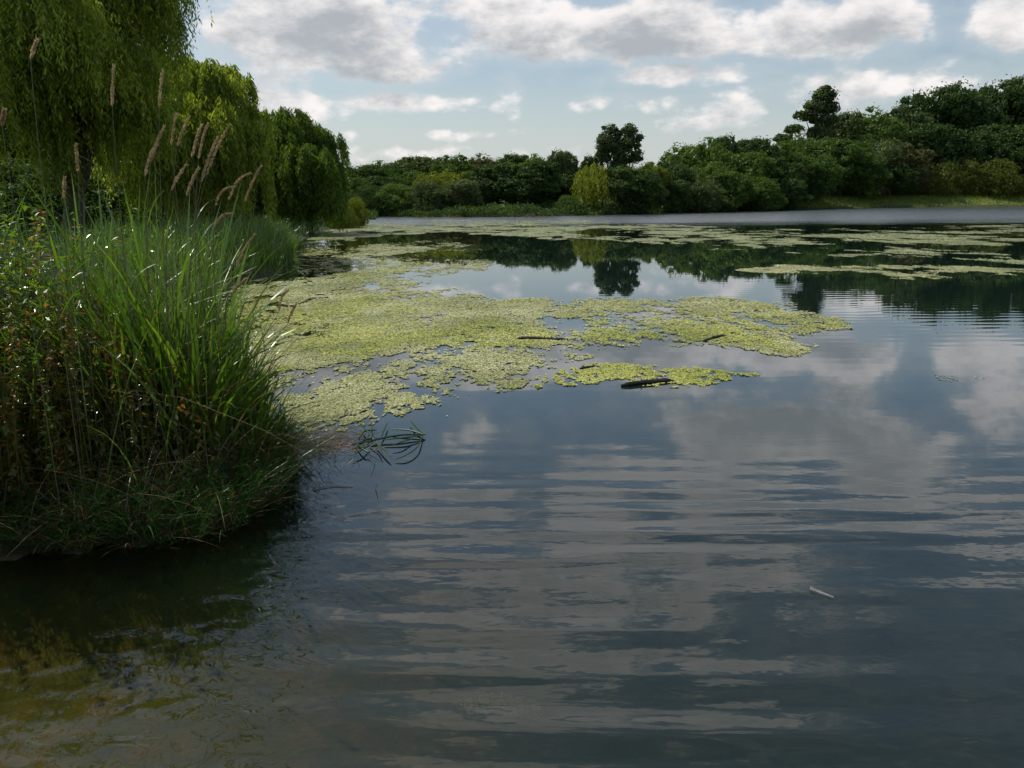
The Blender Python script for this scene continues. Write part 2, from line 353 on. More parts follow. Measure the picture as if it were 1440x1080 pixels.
weed('right', 'duckweed', 'lone dull duckweed streak on open water at the right', M['weedd'], 5000, .25, 14, 2.5, -.05, .9)
weed('sub', 'duckweed', 'faint drowned weed patch in the ripples near the bottom', M['weedd'], 12000, .22, 30, 3., -.1, .7, -.05)

# ------------------------------------------------------------------ tubes
def tube(P, r, k=6):
    P = np.asarray(P, float); r = np.asarray(r, float); n = len(P)
    T = np.gradient(P, axis=0); T /= np.linalg.norm(T, axis=1, keepdims=True) + 1e-9
    ref = np.array([.31, .17, .2]) if abs(T[0, 2]) > .7 else np.array([0, 0, 1.])
    A = np.cross(T, ref); A /= np.linalg.norm(A, axis=1, keepdims=True) + 1e-9; B = np.cross(T, A)
    ang = np.arange(k) * 2 * pi / k
    V = P[:, None] + r[:, None, None] * (A[:, None] * np.cos(ang)[None, :, None] + B[:, None] * np.sin(ang)[None, :, None])
    i = np.arange(n - 1)[:, None] * k; j = np.arange(k)[None]; j2 = (j + 1) % k
    F = np.stack([i + j, i + j2, i + k + j2, i + k + j], -1).reshape(-1, 4)
    return V.reshape(-1, 3), F
def merge(parts):
    Vs, Fs, o = [], [], 0
    for V, F in parts: Vs.append(V); Fs.append(F + o); o += len(V)
    return np.concatenate(Vs), np.concatenate(Fs)
def bend(p0, p1, n=7, wob=.06, sag=0., r=rng):
    p0 = np.asarray(p0, float); p1 = np.asarray(p1, float); t = np.linspace(0, 1, n)[:, None]
    L_ = np.linalg.norm(p1 - p0)
    w = r.normal(0, wob * L_, (n, 3)); w = np.cumsum(w, 0) * .5; w -= w[0]; w -= t * w[-1]
    P = p0 + (p1 - p0) * t + w; P[:, 2] += sag * L_ * np.sin(t[:, 0] * pi)
    return P

# ------------------------------------------------------------------ broadleaf tree prototypes (unit: built at 10 m tall)
def cards(C, Nrm, s, r):
    """leaf sprays: a folded diamond of four corners"""
    k = len(C); ref = r.normal(size=(k, 3))
    U = np.cross(Nrm, ref); U /= np.linalg.norm(U, axis=1, keepdims=True) + 1e-9; W = np.cross(Nrm, U)
    s = s[:, None]; f = .28
    V = np.stack([C - U * s, C - W * s * .55 + Nrm * s * f, C + U * s * 1.05, C + W * s * .55 + Nrm * s * f * r.uniform(-1, 1, (k, 1))], 1)
    return V.reshape(-1, 3), np.arange(k * 4).reshape(-1, 4)
def crown_mesh(name, lobes, n, size, r, hollow=.78):
    lobes = np.array(lobes, float); w = (lobes[:, 3] * lobes[:, 4]) ** 1.; w /= w.sum()
    # every lobe carries smaller bumps
    sub = []
    for l in lobes:
        nb = max(6, int(9 * l[3] * l[4] / 2.2))
        for _ in range(nb):
            d = r.normal(size=3); d /= np.linalg.norm(d); d[2] = d[2] * .8 + .12
            q = l[:3] + d * np.array([l[3], l[3], l[4]]) * r.uniform(.62, .95)
            rr = (l[3] + l[4]) * .5 * r.uniform(.22, .42)
            sub.append([*q, rr, rr * r.uniform(.6, .85)])
    sub = np.array(sub)
    allb = np.concatenate([lobes * np.array([1, 1, 1, .86, .86]), sub])
    w = allb[:, 3] * allb[:, 4]; w /= w.sum()
    n = int(n * 1.7); idx = r.choice(len(allb), n, p=w); b = allb[idx]
    d = r.normal(size=(n, 3)); d /= np.linalg.norm(d, axis=1, keepdims=True)
    rad = 1 - np.abs(r.normal(0, .27, n)); rad = np.where(r.random(n) < .13, rad + r.uniform(.05, .38, n), rad)
    C = b[:, :3] + d * rad[:, None] * b[:, [3, 3, 4]]
    # drop what lies deep inside another lump
    deep = np.zeros(n, bool)
    for l in lobes:
        q = (C - l[:3]) / l[[3, 3, 4]]; deep |= (q * q).sum(1) < .58
    C = C[~deep]; d = d[~deep]
    nr = d + r.normal(0, .45, d.shape); nr /= np.linalg.norm(nr, axis=1, keepdims=True)
    sz = size * r.uniform(.55, 1.3, len(C))
    # dense inner foliage
    k = 2600; b = allb[r.choice(len(allb), k, p=w)]; e = r.normal(size=(k, 3)); e /= np.linalg.norm(e, axis=1, keepdims=True)
    Ci = b[:, :3] + e * r.uniform(.2, .72, k)[:, None] * b[:, [3, 3, 4]]
    ni = r.normal(size=(k, 3)); ni[:, 1] += np.sign(r.normal(size=k)) * .8; ni /= np.linalg.norm(ni, axis=1, keepdims=True)
    V, F = cards(np.concatenate([C, Ci]), np.concatenate([nr, ni]), np.concatenate([sz, size * r.uniform(1.6, 3., k)]), r)
    return mesh_np(name, V, F, [])
def trunk_mesh(name, lobes, r, H, rad=.22):
    parts = []
    top = np.array([0, 0, H * .62])
    P = bend((0, 0, -.4), top, 8, .03, r=r); rr = np.linspace(rad, rad * .45, 8); rr[0] *= 1.5; rr[1] *= 1.12
    parts.append(tube(P, rr, 8))
    for l in lobes[:9]:
        t = r.uniform(.3, .85); p0 = P[int(t * 7)]
        Q = bend(p0, np.array(l[:3]), 6, .07, r=r); parts.append(tube(Q, np.linspace(rad * .42, rad * .1, 6), 5))
    V, F = merge(parts); return mesh_np(name, V, F, [M['bark']], smooth=True)
def dome_lobes(r, w, h, base, n, top_pts=1.):
    base -= 1.6; n = int(n * 1.35); w *= 1.08
    """w half-width, h height, base = bottom of crown"""
    out = []
    cz = (h + base) / 2; hh = (h - base) / 2
    out.append([0, 0, cz, w * .62, hh * .72])
    for i in range(n):
        a = r.uniform(0, 2 * pi); e = math.asin(r.uniform(-.85, .98))
        q = np.array([cos(a) * cos(e) * w * .66, sin(a) * cos(e) * w * .66, cz + sin(e) * hh * .70])
        s = w * r.uniform(.32, .50)
        out.append([*q, s, s * r.uniform(.85, 1.2)])
    return out
PROTO = {}
def proto(key, seed, fn, n=26000, size=.165, trunk=.22):
    r = np.random.default_rng(seed); lobes = fn(r)
    PROTO[key] = (crown_mesh('crown', lobes, n, size, r), trunk_mesh('trunk', lobes, r, 10, trunk))
proto('round1', 1, lambda r: dome_lobes(r, 4.2, 10, .8, 15))
proto('round2', 2, lambda r: dome_lobes(r, 4.6, 10, .4, 18))
proto('round3', 3, lambda r: dome_lobes(r, 4.0, 10, 1.2, 13))
proto('tall1', 4, lambda r: dome_lobes(r, 3.0, 10, .8, 15))
proto('tall2', 5, lambda r: dome_lobes(r, 2.6, 10, .6, 14))
proto('bush1', 6, lambda r: dome_lobes(r, 6.5, 10, -1.5, 20), size=.19)
proto('bush2', 7, lambda r: dome_lobes(r, 8.5, 10, -2.5, 22), size=.20)
# twin-headed poplar-like tree in the middle, bare-ish below
proto('twin', 8, lambda r: [[-1.0, 0, 7.6, 1.25, 1.9], [.95, .2, 7.8, 1.2, 1.8], [-1.5, .3, 6.1, 1.0, 1.1], [1.5, 0, 6.2, .95, 1.1], [0, 0, 7.3, 1.15, 1.7], [0, 0, 6.2, 1.2, 1.3], [0, 0, 4.6, 1.5, 1.4], [-.8, .2, 3.4, 1.3, 1.3], [.9, 0, 3.2, 1.3, 1.3], [-.9, 0, 9.0, .75, .8], [1.0, 0, 9.1, .75, .75]], 18000, .115)
# the tall open tree on the right: big head, a low arm of clumps reaching left
proto('open', 9, lambda r: [[.5, 0, 8.9, 1.0, .85], [.1, .3, 7.9, 1.15, .8], [1.0, 0, 7.7, .8, .8], [-.8, .2, 7.0, .85, .55], [.6, 0, 6.7, 1.0, .8], [-1.6, 0, 5.8, .8, .5], [-2.3, 0, 4.8, .75, .6], [.4, .1, 5.3, 1.2, 1.0], [0, 0, 3.6, 1.6, 1.4], [-1.2, 0, 4.3, .7, .6]], 13000, .115)

def tree(kind, px, ytop, wpx, D, mat, label, cat='tree', group=None, name='tree', base=None):
    """stand a tree D metres ahead; its height and width follow from how tall and wide it shows"""
    P = at(px, ytop, D); x, y = P[0], P[1]
    z0 = tz(x, y) - .15
    H = P[2] - z0
    w = wpx / FPX * math.hypot(D, 0) / cos(0)
    hw = {'round1': 7.8, 'round2': 8.5, 'round3': 7.5, 'tall1': 5.7, 'tall2': 5.0, 'bush1': 12., 'bush2': 15.5, 'twin': 4.7, 'open': 4.9}[kind]
    cm, tm = PROTO[kind]
    root = empty(name, (x, y, z0), label, cat, group)
    sxy = w / hw; sz = H / 10.3
    a = 0. if kind in ('twin', 'open') else rng.uniform(0, 6.28)
    root.rotation_euler = (0, 0, a); root.scale = (sxy, sxy, sz)
    for nm, me, mt in (('crown', cm, M[mat]), ('trunk', tm, M['bark'])):
        o = bpy.data.objects.new(nm, me); COL.objects.link(o); o.parent = root
        if not me.materials: me.materials.append(mt)
        o.material_slots[0].link = 'OBJECT'; o.material_slots[0].material = mt
    return root

WOOD = 'trees of the wooded far shore'
T = [
 # left far wood, back row
 ('round1', 508, 228, 62, 172, 'dark', 'low dark tree on the left skyline just clear of the willow'),
 ('round2', 545, 220, 78, 175, 'mid', 'green rounded tree on the left skyline, second from the willow'),
 ('round1', 592, 215, 76, 178, 'grey', 'hazy grey-green tree on the left skyline above the yellow-green pair'),
 ('round3', 640, 213, 70, 175, 'mid', 'mid-green skyline tree right of the hazy grey-green one'),
 ('round2', 684, 211, 70, 176, 'brown', 'brownish-green skyline tree behind the darkest shore trees'),
 ('round1', 726, 212, 62, 172, 'dark', 'dark skyline tree filling the dip before the last two crowns'),
 ('round2', 757, 209, 56, 165, 'mid', 'rounded skyline tree with a slight peak, second before the gap'),
 ('round1', 791, 206, 46, 160, 'grey', 'round-headed skyline tree at the edge of the gap of sky'),
 # left far wood, middle row
 ('round3', 502, 246, 48, 138, 'mid', 'small green tree half hidden behind the willow tip'),
 ('round1', 537, 244, 56, 140, 'dark', 'dark tree left of the yellow-green pair'),
 ('round1', 583, 237, 50, 142, 'mid', 'green tree between the willow and the yellow-green pair, middle row'),
 ('round2', 606, 236, 46, 138, 'yellow', 'yellow-green tree, left one of the bright pair'),
 ('round2', 637, 233, 46, 138, 'yellow', 'yellow-green tree, right and taller one of the bright pair'),
 ('round1', 672, 234, 46, 138, 'mid', 'green tree right beside the bright yellow-green pair'),
 ('tall1', 690, 224, 52, 134, 'dark', 'narrow dark tree, left one of the tall shore trio'),
 ('tall1', 722, 219, 62, 132, 'dark', 'tall black-green tree, middle one of the tall shore trio'),
 ('tall1', 755, 216, 64, 130, 'dark', 'tallest black-green tree of the shore trio'),
 ('round3', 788, 240, 44, 134, 'dark', 'lower dark tree stepping down to the gap'),
 # left far wood, front row
 ('bush1', 522, 262, 54, 126, 'dark', 'dark rounded bush tree on the shore beside the willow tip'),
 ('bush1', 563, 260, 62, 125, 'mid', 'green shore tree under the dark one left of the pair'),
 ('bush1', 602, 256, 58, 124, 'grey', 'grey-green spreading shore tree under the yellow-green pair'),
 ('round1', 646, 250, 54, 124, 'grey', 'pale grey-green shore tree below the taller bright crown'),
 ('bush1', 800, 276, 34, 124, 'mid', 'low green shore bush at the foot of the gap'),
 # centre
 ('round1', 832, 214, 34, 152, 'dark', 'small dark tree between the gap and the twin-headed tree'),
 ('twin', 872, 167, 66, 150, 'grey', 'tall twin-headed tree standing above the middle of the far shore'),
 ('round2', 905, 222, 56, 140, 'mid', 'green tree tucked behind the right side of the twin-headed tree'),
 ('tall1', 878, 226, 56, 129, 'dark', 'black-green shore tree right beside the pale weeping willow'),
 ('round1', 905, 232, 52, 129, 'dark', 'dark shore tree, second to the right of the pale weeping willow'),
 ('round3', 917, 222, 40, 136, 'yellow', 'small yellowish tree peeping over the dark trees right of centre'),
 ('round2', 941, 214, 38, 150, 'dark', 'dark narrow skyline tree just left of the big oak mass'),
 # rising wood on the right, skyline
 ('round2', 982, 186, 88, 158, 'mid', 'big oak-like tree where the wood begins to climb'),
 ('round1', 1018, 183, 44, 162, 'dark', 'dark peaked tree behind the shoulder of the big oak-like tree'),
 ('round1', 1062, 187, 84, 168, 'dark', 'broad dark tree on the skyline between the oak and the tall open tree'),
 ('round3', 1100, 192, 60, 172, 'mid', 'green skyline tree just left of the tall open tree'),
 ('open', 1152, 112, 88, 205, 'grey', 'tall open-crowned tree rising alone above the wood'),
 ('round2', 1140, 180, 74, 192, 'mid', 'green tree at the foot of the tall open-crowned tree'),
 ('round1', 1183, 150, 66, 212, 'grey', 'grey-green skyline tree just right of the tall open-crowned one'),
 ('round2', 1228, 143, 84, 214, 'mid', 'rounded skyline tree, second right of the tall open-crowned one'),
 ('round3', 1272, 140, 70, 218, 'grey', 'pale skyline tree before the ridge steps up'),
 ('round1', 1318, 113, 88, 226, 'dark', 'first of the very dark high trees where the ridge steps up'),
 ('round2', 1362, 106, 88, 230, 'dark', 'second very dark high tree on the ridge, domed'),
 ('round1', 1412, 103, 90, 232, 'dark', 'third very dark high tree on the ridge, cut close to the frame edge'),
 ('round2', 1470, 100, 100, 234, 'dark', 'high dark ridge tree cut by the right frame edge'),
 # rising wood, middle
 ('round1', 958, 226, 50, 142, 'dark', 'dark tree at the left foot of the big oak-like tree'),
 ('round2', 1000, 222, 62, 148, 'mid', 'green tree in front of the big oak-like tree'),
 ('round1', 1050, 208, 74, 158, 'mid', 'green domed tree below the broad dark skyline tree'),
 ('round3', 1096, 214, 62, 164, 'dark', 'dark tree in mid slope below the skyline left of the open tree'),
 ('round2', 1140, 208, 74, 178, 'mid', 'green tree on mid slope straight below the open-crowned tree'),
 ('round1', 1187, 190, 78, 192, 'mid', 'bright green tree on mid slope, right of the one below the open tree'),
 ('round2', 1232, 183, 76, 200, 'grey', 'grey-green tree on mid slope under the rounded skyline tree'),
 ('round3', 1270, 196, 70, 200, 'brown', 'brown-green twiggy tree in the middle of the slope'),
 ('round1', 1310, 168, 84, 212, 'dark', 'dark tree filling the slope under the first high ridge tree'),
 ('round2', 1360, 170, 88, 214, 'dark', 'dark tree filling the slope under the domed ridge tree'),
 ('round1', 1415, 168, 92, 214, 'dark', 'dark tree filling the slope under the third ridge tree'),
 ('round2', 1475, 175, 96, 212, 'dark', 'dark slope tree cut by the right frame edge'),
 # rising wood, shore row
 ('round1', 950, 250, 44, 136, 'dark', 'dark shore tree at the far left foot of the climbing wood'),
 ('round2', 985, 244, 56, 140, 'grey', 'grey-leaved shore tree overhanging the water, left one'),
 ('round1', 1024, 236, 64, 146, 'mid', 'broad green shore tree overhanging the water, middle one'),
 ('round2', 1062, 240, 66, 152, 'mid', 'green shore tree with crown down to the water, right of the broad one'),
 ('round1', 1103, 246, 58, 160, 'dark', 'dark shore tree where the grassy bank begins'),
 ('round3', 1140, 226, 52, 176, 'dark', 'dark narrow tree behind the brownish bush'),
 ('round1', 1213, 208, 60, 190, 'mid', 'small bright green tree above the brownish bush'),
 ('round2', 1255, 222, 62, 196, 'dark', 'dark shadowy tree above the left end of the olive bushes'),
]
for i, (k, px, yt, w, D, mt, lb) in enumerate(T):
    tree(k, px, yt, w, D, mt, lb, 'tree', WOOD)
B = [
 ('bush2', 1180, 240, 92, 197, 'brown', 'brownish round bush at the edge of the grassy bank'),
 ('bush1', 1222, 250, 44, 200, 'dark', 'small dark bush in the gap right of the brownish bush'),
 ('bush1', 1268, 236, 62, 203, 'olive', 'olive bush at the left end of the bush row'),
 ('bush2', 1308, 228, 72, 205, 'olive', 'olive bush second from the left of the bush row'),
 ('bush1', 1347, 224, 66, 206, 'olive', 'taller olive bush in the middle of the bush row'),
 ('bush2', 1392, 224, 78, 206, 'olive', 'brown-olive bush at the right end of the bush row'),
 ('bush1', 1440, 246, 48, 203, 'olive', 'low olive bush cut by the right frame edge'),
 ('bush2', 1430, 214, 100, 222, 'olive', 'olive bush on the meadow behind the bush row'),
]
for k, px, yt, w, D, mt, lb in B: tree(k, px, yt, w, D, mt, lb, 'bush', 'bushes along the right bank', 'bush')
tree('bush1', 497, 280, 34, 78, 'yellow', 'small yellow-green bush on the bank beyond the last willow', 'bush', None, 'bush')
tree('bush2', 478, 290, 40, 72, 'olive', 'low olive bush under the outer strands of the last willow', 'bush', None, 'bush')
# trees closing the bank behind the willows on the left
for k, px, yt, w, D, mt, lb in [
 ('round2', -60, 60, 260, 62, 'dark', 'dark tree behind the big willow, at the left frame edge'),
 ('round1', 90, 90, 230, 66, 'dark', 'dark tree behind the trunk of the big willow'),
 ('round2', 240, 150, 200, 74, 'dark', 'dark tree behind the second willow'),
 ('round1', 370, 205, 130, 84, 'dark', 'dark tree behind the third willow'),
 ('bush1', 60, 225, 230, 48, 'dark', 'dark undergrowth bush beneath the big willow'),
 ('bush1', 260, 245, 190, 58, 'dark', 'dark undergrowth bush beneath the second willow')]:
    tree(k, px, yt, w, D, mt, lb, 'tree' if k[0] == 'r' else 'bush', None, 'tree' if k[0] == 'r' else 'bush')

def undergrowth(poly, n, h, size, mat, label, seed, hi=4.):
    q = np.random.default_rng(seed); P = inpoly(poly, n, q, lambda p: ((lambda s: (s > -.3) & (s < hi))(sdist(p, LAKE))).astype(float))
    hh_ = h * (.1 + 3.4 * (fbm(P[:, 0] * .35, P[:, 1] * .35, 3) - .28).clip(0)); z = terrain(P[:, 0], P[:, 1]).clip(0) + q.random(n) ** .8 * hh_
    nr = q.normal(size=(n, 3)); nr[:, 2] += .6; nr /= np.linalg.norm(nr, axis=1, keepdims=True)
    V, F = cards(np.stack([P[:, 0], P[:, 1], z], -1), nr, size * q.uniform(.5, 1.3, n), q)
    o = link('undergrowth', mesh_np('undergrowth', V, F, [M[mat]])); return tag(o, label, 'undergrowth', kind='stuff')
# ------------------------------------------------------------------ weeping willows
def willow_crown(name, lobes, n_str, r, lmin, lmax, leaf=.17, step=.13, mat='willow', zmin=.5, wind=(.12, -.05), tmul=1.):
    """lobes: world-space domes (x,y,z,r,rz). Strands start on their upper skins, arch out and hang."""
    lobes = np.array(lobes, float); w = lobes[:, 3] ** 2; w /= w.sum()
    idx = r.choice(len(lobes), n_str, p=w); b = lobes[idx]
    a = r.uniform(0, 2 * pi, n_str); cz = r.uniform(-.25, 1, n_str)
    sr = np.sqrt(1 - cz ** 2)
    d = np.stack([np.cos(a) * sr, np.sin(a) * sr, cz], -1)
    rad = 1 - np.abs(r.normal(0, .12, n_str))
    # hook along coarse bundles so the strands gather into tresses
    O = b[:, :3] + d * rad[:, None] * np.stack([b[:, 3], b[:, 3], b[:, 4]], -1)
    cell = 1.1 + .02 * b[:, 3]
    key = np.round(O[:, :2] / cell[:, None]); jit = vnoise(key[:, 0] * 7.3, key[:, 1] * 5.7) - .5
    O[:, :2] = O[:, :2] * .55 + (key * cell[:, None]) * .45
    Ls = r.uniform(lmin, lmax, n_str) * (1 + jit * .8)
    deepcut = np.zeros(n_str, bool)
    K = int(lmax * 1.35 / step)
    V_all = []
    t = np.arange(K) * step
    out = np.stack([d[:, 0], d[:, 1]], -1) + r.normal(0, .25, (n_str, 2))
    # path: first part arches outward, later hangs
    s = t[None] / Ls[:, None]
    reach = (b[:, 3] * .30)[:, None] * (1 - np.exp(-t[None] / .8))
    xx = O[:, 0, None] + out[:, 0, None] * reach + wind[0] * t[None] ** 1.3 * .35 + .10 * np.sin(t[None] * 1.7 + a[:, None] * 9) * s
    yy = O[:, 1, None] + out[:, 1, None] * reach + wind[1] * t[None] ** 1.3 * .35 + .10 * np.cos(t[None] * 1.3 + a[:, None] * 5) * s
    rise = r.uniform(.0, .9, n_str)[:, None]
    zz = O[:, 2, None] + rise * (1 - np.exp(-t[None] / .4)) - (t[None] - .5 * (1 - np.exp(-t[None] / .5)))
    ok = (t[None] <= Ls[:, None]) & (zz > zmin + r.uniform(0, 1.2, (n_str, 1)))
    P = np.stack([xx, yy, zz], -1)[ok]
    k = len(P)
    # leaves: narrow, pointing down and out
    q = r.normal(0, .55, (k, 3)); q[:, 2] = -1.; q /= np.linalg.norm(q, axis=1, keepdims=True)
    ls = leaf * r.uniform(.7, 1.3, k)
    side = np.cross(q, r.normal(size=(k, 3))); side /= np.linalg.norm(side, axis=1, keepdims=True) + 1e-9
    P = P + r.normal(0, .03, (k, 3))
    wd = ls * .12
    V = np.stack([P, P + q * (ls * .45)[:, None] + side * wd[:, None], P + q * ls[:, None], P + q * (ls * .45)[:, None] - side * wd[:, None]], 1)
    print('willow leaves', k)
    return V.reshape(-1, 3), np.arange(k * 4).reshape(-1, 4)

def willow(base, lobes_px, D, label, mat, n_str, lmin, lmax, seed, leaf, step, trunk_r, zmin=.5):
    r = np.random.default_rng(seed)
    lobes = []
    for (px, py, rpx, dd) in lobes_px:      # dome centre where it shows, radius in photo units, extra depth
        c = at(px, py, D + dd); rr = rpx / FPX * (D + dd); lobes.append([c[0], c[1], c[2], rr, rr * .85])
    root = empty('willow_tree', (base[0], base[1], tz(base[0], base[1])), label, 'willow tree')
    V, F = willow_crown('crown', lobes, n_str, r, lmin, lmax, leaf, step, mat, zmin)
    off = np.array(root.location)
    link('crown', mesh_np('crown', V - off, F, [M[mat]]), parent=root)
    # trunk and limbs
    parts = []
    P = bend((base[0], base[1], off[2] - .3), (base[0] + .4, base[1], off[2] + 2.6), 7, .03, r=r)
    rr = np.linspace(trunk_r, trunk_r * .7, 7); rr[0] *= 1.5; rr[1] *= 1.15
    parts.append(tube(P, rr, 10))
    for l in lobes:
        c = np.array(l[:3]) + np.array([0, 0, l[4] * .35])
        mid = P[-1] * .45 + c * .55 + np.array([0, 0, 1.0])
        Q = np.concatenate([bend(P[-2], mid, 6, .05, r=r), bend(mid, c, 5, .05, r=r)[1:]])
        parts.append(tube(Q, np.linspace(trunk_r * .55, trunk_r * .12, len(Q)), 7))
        for _ in range(7):
            dd = r.normal(size=3); dd /= np.linalg.norm(dd); dd[2] = abs(dd[2]) * .7
            e = np.array(l[:3]) + dd * l[3] * .9
            s0 = Q[r.integers(4, len(Q))]
            parts.append(tube(bend(s0, e, 6, .08, .08, r=r), np.linspace(trunk_r * .16, trunk_r * .03, 6), 5))
    V, F = merge(parts)
    link('trunk', mesh_np('trunk', V - off, F, [M['bark']], smooth=True), parent=root)
    return root
b1 = at(92, 281, 36); b2 = at(250, 281, 48); b3 = at(405, 281, 62)
willow(b1, [(-90, -40, 180, 0), (20, -80, 165, -2), (120, 0, 95, 0), (20, 90, 90, -4), (140, 110, 70, -3), (180, 60, 50, 2), (-60, 120, 110, -3), (222, -25, 26, 1), (60, 30, 70, -6), (170, -50, 50, -2), (110, 190, 50, -2), (185, 170, 45, -1), (30, 180, 50, -3), (215, 20, 28, -1)], 36,
       'largest weeping willow, filling the upper left corner', 'willow', 15000, .7, 3.4, 11, .23, .13, .55)
willow(b2, [(235, 150, 60, 0), (285, 130, 42, -1), (318, 118, 24, 1), (340, 128, 14, 1), (265, 190, 60, -3), (210, 190, 60, -4), (320, 190, 34, -2), (345, 225, 26, -2), (255, 110, 30, 1), (205, 105, 34, 0), (355, 165, 16, 0), (290, 235, 40, -3), (240, 240, 40, -4)], 48,
       'middle weeping willow with drooping tips against the sky', 'willow', 10000, .7, 3.6, 12, .27, .15, .4)
willow(b3, [(405, 190, 36, 0), (378, 180, 20, 1), (440, 205, 26, 1), (466, 205, 15, 2), (380, 215, 38, -2), (425, 240, 38, -3), (462, 240, 18, 0), (400, 265, 30, -2), (440, 270, 28, -1), (375, 262, 28, -2), (470, 268, 12, 1)], 61,
       'rightmost weeping willow, hanging down to the weedy water', 'willow2', 8500, .9, 3.8, 13, .31, .18, .4, .15)

# small pale weeping willow on the far shore
pw = at(835, 281, 130)
willow(pw, [(836, 250, 22, 0), (823, 262, 16, -1), (850, 256, 16, 0), (836, 268, 24, -2)], 130, 'small pale weeping willow in the middle of the far shore', 'yellow', 900, 1.5, 4.5, 14, .5, .32, .35, .2)

# ------------------------------------------------------------------ blades
def blades(P, H, lean_az, lean, curl, w0, r, K=6, twist=.5, z0=None):
    """P (n,2) bases, H lengths; each blade is a tapering ribbon that leans and droops"""
    n = len(P)
    z = terrain(P[:, 0], P[:, 1]) if z0 is None else z0
    t = np.linspace(0, 1, K + 1)[None]
    ca, sa = np.cos(lean_az)[:, None], np.sin(lean_az)[:, None]
    hor = H[:, None] * (lean[:, None] * t + curl[:, None] * t ** 2.4)
    ver = H[:, None] * (t - .55 * curl[:, None] * t ** 3.0 - .25 * lean[:, None] ** 2 * t)
    Cx = P[:, 0, None] + ca * hor; Cy = P[:, 1, None] + sa * hor; Cz = (z - .03)[:, None] + ver
    w = w0[:, None] * (1 - t) ** .55 * (.35 + .65 * np.minimum(1, t * 5)) * .5
    wa = lean_az + pi / 2 + r.normal(0, twist, n)
    tw = wa[:, None] + t * r.normal(0, .7, n)[:, None]
    dx, dy = np.cos(tw) * w, np.sin(tw) * w
    A = np.stack([Cx - dx, Cy - dy, Cz], -1); B_ = np.stack([Cx + dx, Cy + dy, Cz], -1)
    V = np.stack([A, B_], 2).reshape(n, -1, 3)
    m_ = 2 * (K + 1); base = np.arange(n)[:, None] * m_; k = np.arange(K)[None] * 2
    F = np.stack([base + k, base + k + 1, base + k + 3, base + k + 2], -1).reshape(-1, 4)
    return V.reshape(-1, 3), F
def inpoly(poly, n, r, mn=None):
    poly = np.array(poly, float); lo, hi = poly.min(0), poly.max(0); out = []
    c = 0
    while c < n:
        q = r.uniform(lo, hi, (n * 2, 2)); q = q[sdist(q, poly) < 0]
        if mn is not None: q = q[r.random(len(q)) < mn(q)]
        out.append(q); c += len(q)
    return np.concatenate(out)[:n]
def bank(n, r, poly, lo=0., hi=9.):
    """points of poly that lie on land, lo..hi metres from the waterline"""
    def f(q):
        s = sdist(q, LAKE); return ((s > lo) & (s < hi)).astype(float)
    return inpoly(poly, n, r, f)
def stuff(name, V, F, mat, label, cat='grass'):
    o = link(name, mesh_np(name, V, F, [mat], smooth=False)); return tag(o, label, cat, kind='stuff')
G = lambda x, y: tuple(g(x, y))
r = np.random.default_rng(21)
tip = np.array([-2.35, 7.3])
def hcap(P, r, lo=.55):
    """how tall the reeds stand: highest in the middle of the bank, lower at the tip and by the water"""
    x = P[:, 0]; y = P[:, 1]
    e = 2.34 - 1.45 * sstep(-3.0, -2.15, x)
    s = sdist(P, LAKE)
    lo_ = np.where(x < -2.9, .72, .45)
    return e * (lo_ + (1 - lo_) * sstep(0, .6, s)) * r.uniform(lo, 1.0, len(P))
AREA = [(-7.5, 5.3), (-4.4, 5.2), (-1.6, 5.9), (-1.6, 7.9), (-2.4, 9.2), (-4.5, 11.5), (-9, 12)]
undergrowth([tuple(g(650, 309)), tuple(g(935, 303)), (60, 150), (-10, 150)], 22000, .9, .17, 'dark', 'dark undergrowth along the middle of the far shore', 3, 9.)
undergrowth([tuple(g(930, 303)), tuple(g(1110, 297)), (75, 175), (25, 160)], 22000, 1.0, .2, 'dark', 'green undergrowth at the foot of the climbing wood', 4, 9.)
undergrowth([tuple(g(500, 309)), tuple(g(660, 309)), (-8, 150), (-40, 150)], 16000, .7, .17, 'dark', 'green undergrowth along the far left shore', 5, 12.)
# broad green blades: a fan from each of many crowns
tuft = np.array([(-2.5, 7.2), (-2.75, 7.6), (-2.95, 7.0), (-3.2, 7.5), (-3.45, 8.2), (-3.6, 7.0), (-3.9, 7.5), (-3.2, 6.7), (-2.9, 8.4), (-4.3, 7.9), (-2.25, 7.45), (-4.6, 7.3), (-3.9, 9.0), (-5.4, 7.6), (-2.6, 6.75), (-5.0, 8.4), (-6.2, 7.4), (-2.1, 7.15)])
TH = np.random.default_rng(4).uniform(.62, 1.12, 40)
n = 2300
ti = r.integers(0, len(tuft), n); P = tuft[ti] + r.normal(0, .2, (n, 2)); ok_ = sdist(P, LAKE) > .02; P = P[ok_]; ti = ti[ok_]; n = len(P)
out_az = np.arctan2(P[:, 1] - tuft[ti, 1], P[:, 0] - tuft[ti, 0]) + r.normal(0, .7, n)
V, F = blades(P, hcap(P, r, .35) * 1.04 * TH[ti], out_az, np.abs(r.normal(.02, .15, n)), np.abs(r.normal(0, .34, n)), r.uniform(.018, .052, n), r, 8, .9)
stuff('reeds', V, F, M['blade'], 'dense bright green broad-bladed reeds on the near left bank', 'reeds')
n = 620; ti = r.integers(0, len(tuft), n); P = tuft[ti] + r.normal(0, .14, (n, 2)); ok_ = sdist(P, LAKE) > .06; P = P[ok_]; ti = ti[ok_]; n = len(P)
V, F = blades(P, hcap(P, r, .5) * 1.0 * TH[ti], np.arctan2(P[:, 1] - tuft[ti, 1], P[:, 0] - tuft[ti, 0]), np.abs(r.normal(.03, .12, n)), np.abs(r.normal(0, .30, n)), r.uniform(.04, .075, n), r, 9, .9)
stuff('reeds', V, F, M['blade'], 'widest sword-shaped green leaves rising through the near reeds', 'reeds')
